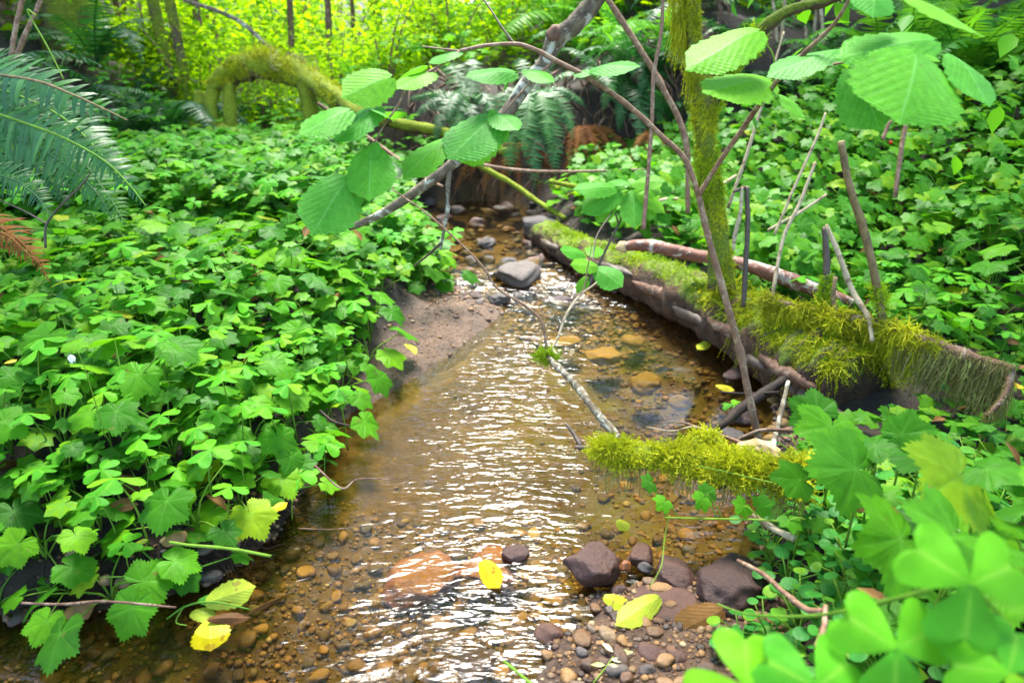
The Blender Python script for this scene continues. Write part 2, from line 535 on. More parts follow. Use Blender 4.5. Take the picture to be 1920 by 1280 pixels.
def water_material():
    m, N, L, out = new_mat('stream_water')
    geo = N.new("ShaderNodeNewGeometry")
    at = N.new("ShaderNodeAttribute"); at.attribute_name = 'turb'
    mp = N.new("ShaderNodeMapping")
    mp.inputs['Rotation'].default_value = (0, 0, math.radians(-28))
    mp.inputs['Scale'].default_value = (0.9, 2.4, 1.0)
    L.new(geo.outputs['Position'], mp.inputs[0])
    n1 = noise(N, L, 13, 1, 0.4, mp.outputs[0], 1.3)
    n2 = noise(N, L, 34, 1, 0.4, mp.outputs[0], 0.9)
    n3 = noise(N, L, 7, 2, 0.5, geo.outputs['Position'], 0.6)
    h = mth(N, L, 'MULTIPLY_ADD', n2, 0.36, n1)
    h = mth(N, L, 'MULTIPLY', h, at.outputs['Fac'])
    h = mth(N, L, 'MULTIPLY_ADD', n3, 0.22, h)
    bp = N.new("ShaderNodeBump")
    bp.inputs['Strength'].default_value = 1.0
    bp.inputs['Distance'].default_value = 0.0085
    L.new(h, bp.inputs['Height'])
    fr = N.new("ShaderNodeFresnel"); fr.inputs[0].default_value = 1.33
    L.new(bp.outputs[0], fr.inputs['Normal'])
    tr = N.new("ShaderNodeBsdfTransparent")
    tr.inputs[0].default_value = (0.88, 0.80, 0.46, 1)
    gl = N.new("ShaderNodeBsdfGlossy"); gl.inputs['Roughness'].default_value = 0.12
    gl.inputs['Color'].default_value = (1, 1, 1, 1)
    L.new(bp.outputs[0], gl.inputs['Normal'])
    mx = N.new("ShaderNodeMixShader")
    L.new(fr.outputs[0], mx.inputs[0])
    L.new(tr.outputs[0], mx.inputs[1]); L.new(gl.outputs[0], mx.inputs[2])
    L.new(mx.outputs[0], out.inputs[0])
    return m


M['ground'] = ground_material()
M['water'] = water_material()

# ------------------------------------------------------------------ terrain: stream channel and banks
pix_edge = [(0, 1165), (180, 1150), (330, 1118), (430, 1075), (510, 1010), (560, 950), (600, 870), (640, 792), (700, 755),
            (780, 712), (860, 655), (935, 600), (945, 575), (900, 560), (850, 545), (815, 500), (800, 460), (785, 430), (790, 405), (830, 390),
            (910, 384), (985, 395), (1010, 420), (1040, 465), (1090, 525), (1150, 545), (1230, 575), (1330, 640), (1400, 690), (1445, 740),
            (1450, 800), (1420, 850), (1430, 910), (1400, 980), (1400, 1040), (1330, 1065), (1180, 1090), (1090, 1120), (1110, 1160), (1030, 1200), (990, 1290)]
POLY = [tuple(PZ(a, b)[:2]) for a, b in pix_edge]
POLY += [(0.02, 0.45), (0.0, -0.6), (-1.7, -0.6), (-1.9, 0.75)]
POLY = np.array(POLY)


def sdist(x, y):
    x = np.asarray(x, float); y = np.asarray(y, float)
    shp = x.shape
    x = x.ravel(); y = y.ravel()
    d2 = np.full(x.shape, 1e9)
    ins = np.zeros(x.shape, bool)
    n = len(POLY)
    for i in range(n):
        ax, ay = POLY[i]; bx, by = POLY[(i + 1) % n]
        ex, ey = bx - ax, by - ay
        t = np.clip(((x - ax) * ex + (y - ay) * ey) / (ex * ex + ey * ey), 0, 1)
        d2 = np.minimum(d2, (x - ax - t * ex) ** 2 + (y - ay - t * ey) ** 2)
        c = ((ay > y) != (by > y)) & (x < (bx - ax) * (y - ay) / (by - ay + 1e-12) + ax)
        ins ^= c
    d = np.sqrt(d2)
    return np.where(ins, -d, d).reshape(shp)


def poly_mask(pix, x, y, soft, z=0.0):
    pts = [tuple(PZ(a, b, z)[:2]) for a, b in pix]
    global POLY
    keep = POLY
    POLY = np.array(pts)
    d = sdist(x, y)
    POLY = keep
    return 1 - sstep(-soft, soft, d)


SAND_BAR = [(640, 800), (684, 738), (708, 672), (748, 606), (810, 556), (900, 540), (960, 570), (945, 610), (860, 670), (780, 725), (700, 770)]
GRAVEL_BAR = [(960, 1520), (985, 1290), (1000, 1190), (1080, 1090), (1200, 1070), (1380, 1060), (1470, 1110), (1520, 1200), (1500, 1300), (1520, 1520)]
RIGHT_SHORE = [(1430, 720), (1500, 760), (1560, 850), (1500, 900), (1400, 890), (1380, 800)]
L0 = np.array(PZ(1000, 410, 0.05)[:2]); L1 = np.array(PZ(1650, 760, 0.1)[:2])
LD = (L1 - L0) / np.linalg.norm(L1 - L0)
LN = np.array([-LD[1], LD[0]])
if LN[0] < 0:
    LN = -LN


def side(x, y):
    """>0 right bank, <0 left bank"""
    cx = np.interp(y, [0.0, 0.7, 1.0, 1.4, 1.9, 2.4, 3.0, 3.8], [-0.5, -0.3, 0.0, 0.12, 0.15, 0.03, -0.1, -0.15])
    return x - cx


def height(x, y):
    x = np.asarray(x, float); y = np.asarray(y, float)
    sd = sdist(x, y) + 0.006 * nz(x, y, 45, 1) + 0.004 * nz(x, y, 110, 2)
    s = side(x, y)
    bump = 0.02 * nz(x, y, 5, 0) + 0.008 * nz(x, y, 17, 1)
    # bed
    depth = 0.035 + 0.06 * sstep(0.0, 0.22, -sd)
    pool = np.exp(-(((x - 0.33) / 0.28) ** 2 + ((y - 1.7) / 0.42) ** 2))
    depth = depth + 0.05 * pool * sstep(0, 0.2, -sd)
    riff = np.exp(-((y - 2.45) / 0.28) ** 2)
    bedz = -depth + 0.03 * riff + 0.005 * nz(x, y, 30, 2) + 0.007 * nz(x, y, 12, 3) + 0.035 * sstep(2.2, 2.7, y)
    bedz = np.where(sd < 0, np.minimum(bedz, -0.035 * sstep(0, 0.03, -sd) + 0.035 * sstep(2.2, 2.7, y)), bedz)
    # left bank
    zl = 0.06 * sstep(0.0, 0.07, sd) + 0.14 * sstep(0.05, 0.5, sd) + bump
    zl = zl + 0.42 * np.maximum(0, -x - 1.75) * sstep(1.2, 2.4, y)
    # right bank
    zr = 0.09 * sstep(0.0, 0.12, sd) + 0.05 * sstep(0.1, 0.4, sd) + bump
    dr = (x - L0[0]) * LN[0] + (y - L0[1]) * LN[1]
    zr = zr + 0.50 * np.maximum(0, dr - 0.55) * sstep(0.9, 1.8, y) - 0.12 * np.maximum(0, dr - 3.5)
    zr = zr + 0.15 * sstep(0.35, 0.75, x) * (1 - sstep(0.5, 0.9, y)) - 0.03 * sstep(.55, .8, x) * sstep(.8, 1.0, y) * (1 - sstep(1.3, 1.5, y))
    w = sstep(-0.12, 0.12, s)
    zo = zl * (1 - w) + zr * w
    # bank at the head of the pool
    zo = zo + 0.42 * sstep(3.62, 4.0, y) * sstep(-1.3, -0.5, x) * (1 - sstep(1.1, 1.8, x))
    zo = zo + 0.06 * np.maximum(0, y - 5) * (1 - sstep(9, 22, y)) + 0.25 * sstep(9, 22, y)
    # bars
    bar = poly_mask(SAND_BAR, x, y, 0.07)
    zo = zo * (1 - bar) + (0.004 + 0.16 * np.clip(sd, 0, 0.3)) * bar
    gb = poly_mask(GRAVEL_BAR, x, y, 0.05)
    zo = zo * (1 - gb) + (0.004 + 0.11 * np.clip(sd, 0, 0.3) + 0.004 * nz(x, y, 30, 2)) * gb
    rs = poly_mask(RIGHT_SHORE, x, y, 0.05)
    zo = zo * (1 - rs) + (0.006 + 0.12 * np.clip(sd, 0, 0.3)) * rs
    e = sstep(0.0, 0.03, sd)
    z = np.where(sd < 0, bedz, zo * e + (1 - e) * 0.0)
    return z + 0.025 * sstep(2.3, 2.6, y) * np.where(sd >= 0, 1, 0)


_GX = np.arange(-6.0, 6.6, 0.02); _GY = np.arange(-0.6, 14.6, 0.02)
_GZ = height(*np.meshgrid(_GX, _GY))


def hz(x, y):
    i = min(max((x + 6.0) / 0.02, 0), len(_GX) - 1.01); j = min(max((y + 0.6) / 0.02, 0), len(_GY) - 1.01)
    a, b = int(i), int(j)
    f, g = i - a, j - b
    return float((_GZ[b, a] * (1 - f) + _GZ[b, a + 1] * f) * (1 - g) + (_GZ[b + 1, a] * (1 - f) + _GZ[b + 1, a + 1] * f) * g)


def build_ground():
    def axis(fine0, fine1, step, far0, far1, g=1.16):
        c = list(np.arange(fine0, fine1 + 1e-6, step))
        s = step
        while c[-1] < far1:
            s *= g; c.append(c[-1] + s)
        lo = [fine0]; s = step
        while lo[-1] > far0:
            s *= g; lo.append(lo[-1] - s)
        return np.array(lo[1:][::-1] + c)
    X = axis(-1.35, 1.35, 0.0125, -160, 160)
    Y = axis(0.45, 3.2, 0.0125, -60, 260)
    gx, gy = np.meshgrid(X, Y)
    z = height(gx, gy)
    sd = sdist(gx, gy)
    nx, ny = len(X), len(Y)
    V = np.stack([gx.ravel(), gy.ravel(), z.ravel()], 1)
    i, j = np.meshgrid(np.arange(nx - 1), np.arange(ny - 1))
    a = (j * nx + i).ravel()
    T = np.vstack([np.stack([a, a + 1, a + nx + 1], 1), np.stack([a, a + nx + 1, a + nx], 1)])
    bed = 1 - sstep(-0.012, 0.012, sd.ravel())
    fx, fy = gx.ravel(), gy.ravel()
    sand = np.maximum(poly_mask(SAND_BAR, fx, fy, 0.04), poly_mask(GRAVEL_BAR, fx, fy, 0.04) * 0.85)
    alg = np.exp(-(((fx - 0.30) / 0.33) ** 2 + ((fy - 1.65) / 0.6) ** 2)) + 0.4 * np.exp(-(((fx - 0.3) / 0.3) ** 2 + ((fy - 1.1) / 0.2) ** 2))
    me = mk_mesh('ground', V, T, {'bed': bed, 'sand': sand * (1 - sstep(.035, .07, z.ravel())), 'algae': np.clip(alg, 0, 1)}, True, M['ground'])
    tag(link('ground', me), 'dark soil banks, sandy bar and amber gravel bed of the stream', 'ground', kind='structure')


build_ground()


def water_z(y):
    return 0.0 + 0.028 * sstep(2.3, 2.6, y)


def build_water():
    X = np.arange(-2.0, 1.2, 0.014); Y = np.arange(-0.5, 3.9, 0.014)
    gx, gy = np.meshgrid(X, Y)
    sd = sdist(gx, gy)
    turb = 0.12 + 0.74 * np.exp(-(((gx - 0.02 - 0.12 * (gy - 1.2)) / 0.22) ** 2)) * (1 + 0.45 * sstep(1.1, 1.4, gy) - 0.7 * sstep(1.8, 2.2, gy))
    turb = np.maximum(turb, 0.30 * (1 - sstep(0.95, 1.15, gy)))
    turb = turb * (1 - 0.8 * np.exp(-(((gx - 0.42) / 0.2) ** 2 + ((gy - 1.55) / 0.6) ** 2)))
    turb = np.maximum(turb, 1.2 * np.exp(-((gy - 2.35) / 0.22) ** 2))
    z = water_z(gy) + turb * (0.0022 * nz(gx * 1.0, gy * 1.8, 26, 0) + 0.0012 * nz(gx, gy * 1.5, 60, 1)) + 0.004 * np.exp(-((gy - 2.42) / 0.1) ** 2) * nz(gx, gy, 30, 2)
    keep = sd < 0.05
    idx = -np.ones(gx.size, int)
    k = np.flatnonzero(keep.ravel())
    idx[k] = np.arange(len(k))
    V = np.stack([gx.ravel()[k], gy.ravel()[k], z.ravel()[k]], 1)
    nx = len(X)
    i, j = np.meshgrid(np.arange(nx - 1), np.arange(len(Y) - 1))
    a = (j * nx + i).ravel()
    Q = np.stack([idx[a], idx[a + 1], idx[a + nx + 1], idx[a + nx]], 1)
    Q = Q[(Q >= 0).all(1)]
    T = np.vstack([Q[:, [0, 1, 2]], Q[:, [0, 2, 3]]])
    me = mk_mesh('water', V, T, {'turb': turb.ravel()[k]}, True, M['water'])
    tag(link('water', me), 'clear amber water of the shallow rippling stream', 'stream', kind='structure')


build_water()

# ------------------------------------------------------------------ leaf templates: (verts, tris, vein)
def palmate(hi=True, seed=0):
    r_ = np.random.default_rng(seed)
    lob = np.array([0, 28, 52, 80, 104, 132, 150, 166, 180.])
    rad = np.array([1.0, .73, .90, .65, .76, .58, .60, .46, .06]) * (1 + r_.normal(0, .03, 9))
    if hi:
        ang = np.arange(-174, 175, 4.0 if hi is True else 12.0)
    else:
        ang = np.array([-172, -150, -128, -104, -80, -52, -28, 0, 28, 52, 80, 104, 128, 150, 172.])
    ra = np.interp(np.abs(ang), lob, rad)
    tooth = np.where(np.arange(len(ang)) % 2 == 0, 1.05, 0.94) if hi else 1.0
    ra = ra * tooth
    veins = np.array([0, 52, 104, 150])
    vn = np.clip(1 - np.min(np.abs(np.abs(ang)[:, None] - veins[None]), 1) / 9.0, 0, 1)
    a = np.radians(ang)
    tw = r_.normal(0, 0.08, 3)

    def ring(f, extra):
        x = np.sin(a) * ra * f; y = np.cos(a) * ra * f
        rr = ra * f
        z = (1 - vn) * 0.045 * extra * np.minimum(rr, .6) - 0.16 * rr ** 2 + tw[0] * x * y + 0.06 * np.sin(a * 3 + tw[1] * 20) * rr
        return np.stack([x, y, z], 1)
    n = len(ang)
    if hi:
        V = np.vstack([[0, 0, 0], ring(.34, 1), ring(.68, 1.2), ring(1.0, 0.5)])
        vein = np.concatenate([[1], vn, vn * .95, vn * .6])
        T = []
        for j in range(n - 1):
            T.append((0, 1 + j + 1, 1 + j))
            for q in range(2):
                A, B = 1 + q * n + j, 1 + q * n + j + 1
                C, D = B + n, A + n
                T += [(A, B, C), (A, C, D)]
    else:
        V = np.vstack([[0, 0, 0], ring(1.0, 0.5)])
        vein = np.concatenate([[1], vn])
        T = [(0, j + 2, j + 1) for j in range(n - 1)]
    return V * 0.62, np.array(T), vein


def leaflet(seed=0, fold=0.25, n=7):
    h = np.array([(0.03, 0.0), (.20, .17), (.42, .42), (.56, .68), (.54, .88), (.38, 1.0), (.18, .98), (0.0, .84)])
    ts = np.linspace(0, 1, len(h)); tt = np.linspace(0, 1, n + 5)
    hx = np.interp(tt, ts, h[:, 0]); hy = np.interp(tt, ts, h[:, 1])
    k = len(tt)
    V = []; vein = []
    for sx in (1, -1):
        for f in (1.0, 0.5):
            x = sx * hx * f; y = hy * (1 if f == 1 else 0.96)
            z = -fold * np.abs(x) * (1 if f == 1 else .75) - 0.18 * y ** 2 + 0.03 * np.sin(7 * y + seed)
            V.append(np.stack([x, y, z], 1)); vein += [0.0] * k
    ym = np.minimum(hy, .84)
    V.append(np.stack([0 * ym, ym * .96, -0.18 * ym ** 2], 1)); vein += [1.0] * k
    V = np.vstack(V)
    T = []
    for s, (o, i) in enumerate(((0, k), (2 * k, 3 * k))):
        for a, b in ((o, i), (i, 4 * k)):
            for j in range(k - 1):
                q = [(a + j, a + j + 1, b + j + 1), (a + j, b + j + 1, b + j)]
                if s == 1:
                    q = [(t[0], t[2], t[1]) for t in q]
                T += q
    return V, np.array(T), np.array(vein)


def hazel(seed=0, rows=60, cols=36, wide=0.86, curl=0.2):
    r_ = np.random.default_rng(seed)
    t = np.linspace(0, 1, rows)
    w = np.interp(t, [0, .03, .12, .3, .5, .68, .80, .88, .94, 1.0], [.05, .18, .34, .46, .50, .46, .34, .18, .07, 0.0]) * wide
    w = w * (1 + 0.05 * np.sin(t * 7 * 2 * math.pi)) + np.where(np.arange(rows) % 2 == 0, .022, -.012) * (w > .05)
    heart = np.interp(t, [0, .1, .2, 1], [-.10, -.06, 0, 0])
    V = []; vein = []
    cs = np.linspace(-1, 1, cols + 1)
    for i in range(rows):
        for c in cs:
            x = c * w[i]
            y = t[i] + heart[i] * abs(c) - 0.02 * (1 - abs(c))
            ph = (t[i] - 1.25 * abs(c) * w[i]) * 7.5
            v = abs((ph % 1.0) - 0.5) * 2
            vv = max(v ** 4 * 0.62, 1.0 if abs(c) < 1e-6 else 0)
            z = 0.006 * (1 - v) * min(1, abs(c) * 3) - curl * 0.55 * y * y - 0.16 * abs(x) + 0.02 * math.sin(5 * y + 4 * x + seed)
            V.append((x, y, z)); vein.append(vv)
    T = []
    k = cols + 1
    for i in range(rows - 1):
        for j in range(cols):
            a = i * k + j
            T += [(a, a + 1, a + k + 1), (a, a + k + 1, a + k)]
    return np.array(V), np.array(T), np.array(vein)


def simple_leaf(w=0.5):
    V = np.array([(0, 0, 0), (w * .42, .28, .05), (w * .5, .55, .04), (0, 1, -.12), (-w * .5, .55, .04), (-w * .42, .28, .05), (0, .5, -.03)])
    T = np.array([(0, 1, 6), (1, 2, 6), (2, 3, 6), (3, 4, 6), (4, 5, 6), (5, 0, 6)])
    return V, T, np.array([1, 0, 0, 0, 0, 0, 1.])


def round_leaf(n=10):
    a = np.linspace(0.35, 2 * math.pi - 0.35, n)
    V = np.vstack([[0, 0, 0], np.stack([np.sin(a) * .5, .12 - np.cos(a) * .5 * -1 * -1 + 0.0, -0.06 + 0 * a], 1)])
    V[1:, 1] = .36 - np.cos(a) * .5
    T = np.array([(0, j + 1, j + 2) for j in range(n - 1)])
    return V, T, np.zeros(n + 1)


T_PAL_HI = [palmate(True, s) for s in range(5)]
T_PAL_LO = [palmate(False, s) for s in range(4)]
T_PAL_MID = [palmate('mid', s) for s in range(5, 8)]
T_LEAFLET = [leaflet(s, f) for s, f in ((0, .15), (1, .3), (2, .5))]
T_HAZEL = [hazel(s, curl=c) for s, c in ((0, .12), (1, .35), (2, .6))]
T_SIMPLE = simple_leaf()
T_WILLOW = simple_leaf(0.34)
T_ROUND = round_leaf()


def tri_leaf():
    """whole three-leaflet leaf as one template (for the joined carpet)"""
    V, T, E = [], [], []
    v, t, e = leaflet(0, .2, n=0)
    for k in range(3):
        a = k * 2 * math.pi / 3
        R = np.array([[math.cos(a), -math.sin(a), 0], [math.sin(a), math.cos(a), 0], [0, 0, 1]])
        V.append(v @ R.T); T.append(t + k * len(v)); E.append(e)
    return np.vstack(V), np.vstack(T), np.concatenate(E)


T_TRI = tri_leaf()


def tpl_mesh(name, tpl, mat):
    return mk_mesh(name, tpl[0], tpl[1], {'vein': tpl[2]}, True, mat)


ME_PAL = [tpl_mesh('leaf', t, M['piggy']) for t in T_PAL_HI]
ME_LFT = [tpl_mesh('leaflet', t, M['sorrel']) for t in T_LEAFLET]
ME_HAZ = [tpl_mesh('leaf', t, M['hazel']) for t in T_HAZEL]
ME_RND = tpl_mesh('leaf', T_ROUND, M['small'])


def place_leaf(mesh, base, tip, hint, parent=None, name='leaf', wscale=1.0, mat=None):
    """leaf whose petiole end is at base and tip at tip, its face turned to hint"""
    b = Vector(base); t = Vector(tip)
    f = t - b
    ln = f.length
    f.normalize()
    h = Vector(hint)
    x = f.cross(h)
    if x.length < 1e-4:
        x = f.cross(Vector((0.3, 0.8, 0.5)))
    x.normalize()
    z = x.cross(f)
    o = link(name, mesh, parent)
    mtx = Matrix(((x.x * ln * wscale, f.x * ln, z.x * ln, b.x), (x.y * ln * wscale, f.y * ln, z.y * ln, b.y), (x.z * ln * wscale, f.z * ln, z.z * ln, b.z), (0, 0, 0, 1)))
    o.matrix_basis = mtx
    return o


def rebase(root, base):
    base = Vector(base)
    root.location = base
    for c in root.children:
        c.matrix_basis = Matrix.Translation(-base) @ c.matrix_basis
    return root


# ------------------------------------------------------------------ stones
def ico(sub):
    import bmesh
    bm = bmesh.new()
    bmesh.ops.create_icosphere(bm, subdivisions=sub, radius=1)
    V = np.array([v.co[:] for v in bm.verts]); T = np.array([[v.index for v in f.verts] for f in bm.faces])
    bm.free()
    return V, T


def rock_tpl(sub, seed, rough=0.22, cuts=5):
    V, T = ico(sub)
    r_ = np.random.default_rng(seed)
    V = V.copy()
    for _ in range(cuts):                      # flattened facets
        n = r_.normal(size=3); n /= np.linalg.norm(n)
        d = V @ n
        lim = r_.uniform(.55, .85)
        V -= np.maximum(0, d - lim)[:, None] * n * 0.85
    for f in (1.6, 3.5, 7, 15):
        W = r_.normal(size=(3, 3)) * f
        V *= (1 + rough / f ** .8 * np.sin(V @ W.T + r_.uniform(0, 6, 3)).sum(1) * .40)[:, None]
    return V, T, np.zeros(len(V))


ROCK = [rock_tpl(4, s, 0.30, 9) for s in range(5)]
STONE = [rock_tpl(3, 20 + s, 0.18, 10) for s in range(6)]
PEB = [rock_tpl(2, 40 + s, 0.20, 6) for s in range(6)]
PEBLO = [rock_tpl(1, 60 + s, 0.14, 2) for s in range(4)]


def rock(px, py, wpx, hpx, mat, label, z=None, seed=0, rot=0.0, tpl=None, cat='rock', name='rock', lift=0.0, flat=None, group=None):
    zz = water_z(0) if z is None else z
    c = PZ(px, py, zz)
    d = proj([c])[2][0]
    w = wpx / FPX * d / 2; h = hpx / FPX * d / 2
    t = (tpl or ROCK)[seed % len(tpl or ROCK)]
    me = mk_mesh(name, t[0], t[1], {'rnd': np.full(len(t[0]), 0.0)}, True, M[mat])
    o = link(name, me, None, (c.x, c.y, c.z + lift))
    o.scale = (w, w * 0.85, flat if flat else h)
    o.rotation_euler = (random.uniform(-.15, .15), random.uniform(-.15, .15), rot)
    return tag(o, label, cat, group)


rock(1113, 1062, 122, 100, 'rock_wet', 'large wet dark boulder with rounded top at lip of pool', z=0.02, seed=0, rot=.3)
rock(1198, 1044, 62, 42, 'rock_wet', 'dark purple flattish cobble just behind the small round pebbles', z=0.01, seed=1, rot=.8)
rock(1262, 1072, 92, 52, 'rock_wet', 'wet maroon cobble between the dark boulder and the slab', z=0.01, seed=2, rot=2.1)
rock(1372, 1090, 170, 100, 'rock_wet', 'broad dark wet rock under the overhanging right bank', z=0.015, seed=3, rot=.5)
rock(1240, 1140, 150, 60, 'rock_wet', 'flat brown slab carrying the yellow leaves', z=0.008, seed=4, rot=.6, flat=.012)
rock(1172, 1062, 30, 24, 'redstone', 'small round rust coloured pebble beside the large boulder', z=0.015, seed=1, tpl=STONE, cat='pebble', name='pebble')
rock(1210, 1064, 30, 20, 'rock_grey', 'small smooth grey pebble among maroon cobbles', z=0.015, seed=2, tpl=STONE, cat='pebble', name='pebble')
rock(1162, 1108, 40, 26, 'rock_wet', 'reddish wet stone at the foot of the large boulder', z=0.0, seed=3, tpl=STONE, cat='stone', name='stone')
rock(966, 1044, 62, 40, 'rock_wet', 'angular dark red stone breaking the surface beside yellow leaf', z=-0.004, seed=4, rot=1.0)
rock(915, 1062, 130, 40, 'redstone', 'long rust orange stone just under the rippling water', z=-0.022, seed=1, rot=.75, flat=.016)
rock(800, 1075, 160, 80, 'redstone', 'broad submerged rust brown slab with water swirling over it', z=-0.064, seed=3, rot=.2, flat=.03)
rock(968, 515, 98, 44, 'rock_grey', 'flat grey boulder in the riffle at the pool head', z=0.03, seed=1, rot=.3)
rock(938, 560, 46, 28, 'rock_grey', 'grey cobble at the upper tip of the sand bar', z=0.012, seed=3, rot=.4)
rock(1010, 428, 90, 56, 'rock_grey', 'weathered grey stone block at upstream end of the mossy log', z=0.07, seed=4, rot=.2)
rock(915, 455, 40, 24, 'rock_grey', 'small pale brown stone upstream of the riffle boulder', z=0.035, seed=2, rot=.9)
rock(330, 1012, 52, 30, 'amberstone', 'tan oval stone lodged in the left bank roots', z=0.09, seed=1, tpl=STONE, cat='stone', name='stone')
rock(470, 955, 46, 24, 'pebble', 'brown cobble half hidden under leaves at left bank edge', z=0.05, seed=3, tpl=STONE, cat='stone', name='stone')
rock(1130, 668, 84, 40, 'amberstone', 'pale amber boulder lying under the calm pool', z=-0.05, seed=0, flat=.03)
rock(1210, 715, 78, 34, 'amberstone', 'elongated orange stone under the pool near the log', z=-0.05, seed=3, rot=.6, flat=.025)
rock(1275, 755, 46, 24, 'amberstone', 'small amber stone under the pool at its right side', z=-0.04, seed=2, tpl=STONE, cat='stone', name='stone', flat=.02)
rock(1060, 640, 60, 30, 'amberstone', 'dull olive stone under the upper pool', z=-0.05, seed=4, tpl=STONE, cat='stone', name='stone', flat=.02)
rock(1190, 640, 50, 22, 'amberstone', 'low brown stone under the pool below the log', z=-0.05, seed=5, tpl=STONE, cat='stone', name='stone', flat=.018)
rock(1395, 780, 66, 40, 'rock_wet', 'wedge shaped wet stone at the shore beside black root', z=0.015, seed=2, rot=.5, tpl=STONE, cat='stone', name='stone')
rock(1372, 812, 50, 30, 'rock_grey', 'flat grey stone at the shore behind mossy branch', z=0.01, seed=4, rot=1.5, tpl=STONE, cat='stone', name='stone', flat=.012)
rock(1385, 700, 60, 22, 'rock_wet', 'thin dark stone at waterline under the log', z=0.006, seed=0, rot=.2, tpl=STONE, cat='stone', name='stone', flat=.012)
rock(885, 1245, 90, 36, 'rock_wet', 'dark half sunken cobble in the shallow gravel run', z=-0.018, seed=1, rot=.2)
rock(1160, 1258, 48, 34, 'rock_grey', 'dark round cobble at bottom edge beside pale leaf sprig', z=0.014, seed=0, tpl=STONE, cat='stone', name='stone')
rock(1215, 1260, 40, 34, 'rock_grey', 'charcoal round pebble on the gravel at bottom edge', z=0.016, seed=3, tpl=STONE, cat='stone', name='stone')
rock(1228, 1185, 34, 30, 'pebble', 'cream coloured pebble below the flat slab', z=0.018, seed=4, tpl=STONE, cat='pebble', name='pebble')
rock(1225, 1225, 60, 30, 'rock_wet', 'wet brown cobble on the gravel bar near bottom edge', z=0.016, seed=5, tpl=STONE, cat='stone', name='stone')
rock(1265, 1240, 64, 34, 'rock_wet', 'broad brown cobble right of the charcoal pebble', z=0.018, seed=1, tpl=STONE, cat='stone', name='stone')
rock(1030, 1190, 60, 34, 'rock_wet', 'dark stone at the water edge left of the gravel bar', z=0.0, seed=2, tpl=STONE, cat='stone', name='stone')
rock(820, 1168, 44, 20, 'pebble', 'pale stone showing through shallow water left of centre', z=-0.005, seed=2, tpl=STONE, cat='stone', name='stone')
rock(150, 1145, 60, 36, 'pebble', 'brown stone in the shadow of the left bank', z=0.01, seed=1, tpl=STONE, cat='stone', name='stone')
M['palerock'] = rock_mat('pale_rock', [(0.0, (0.42, 0.42, 0.40)), (1.0, (0.5, 0.5, 0.48))], 0.6)
_b = P(622, 168, 4.9)
_o = link('rock', mk_mesh('rock', ROCK[3][0], ROCK[3][1], {'rnd': np.zeros(len(ROCK[3][0]))}, True, M['palerock']), None, (_b.x, _b.y, .30))
_o.scale = (.13, .12, .34)
tag(_o, 'pale whitish boulder far behind the moss covered nurse log', 'rock')


def visible_px(p, mx=40, my=40):
    u, v, d = proj(p)
    return (d > 0.15) & (u > -mx) & (u < 1920 + mx) & (v > -my) & (v < 1280 + my)


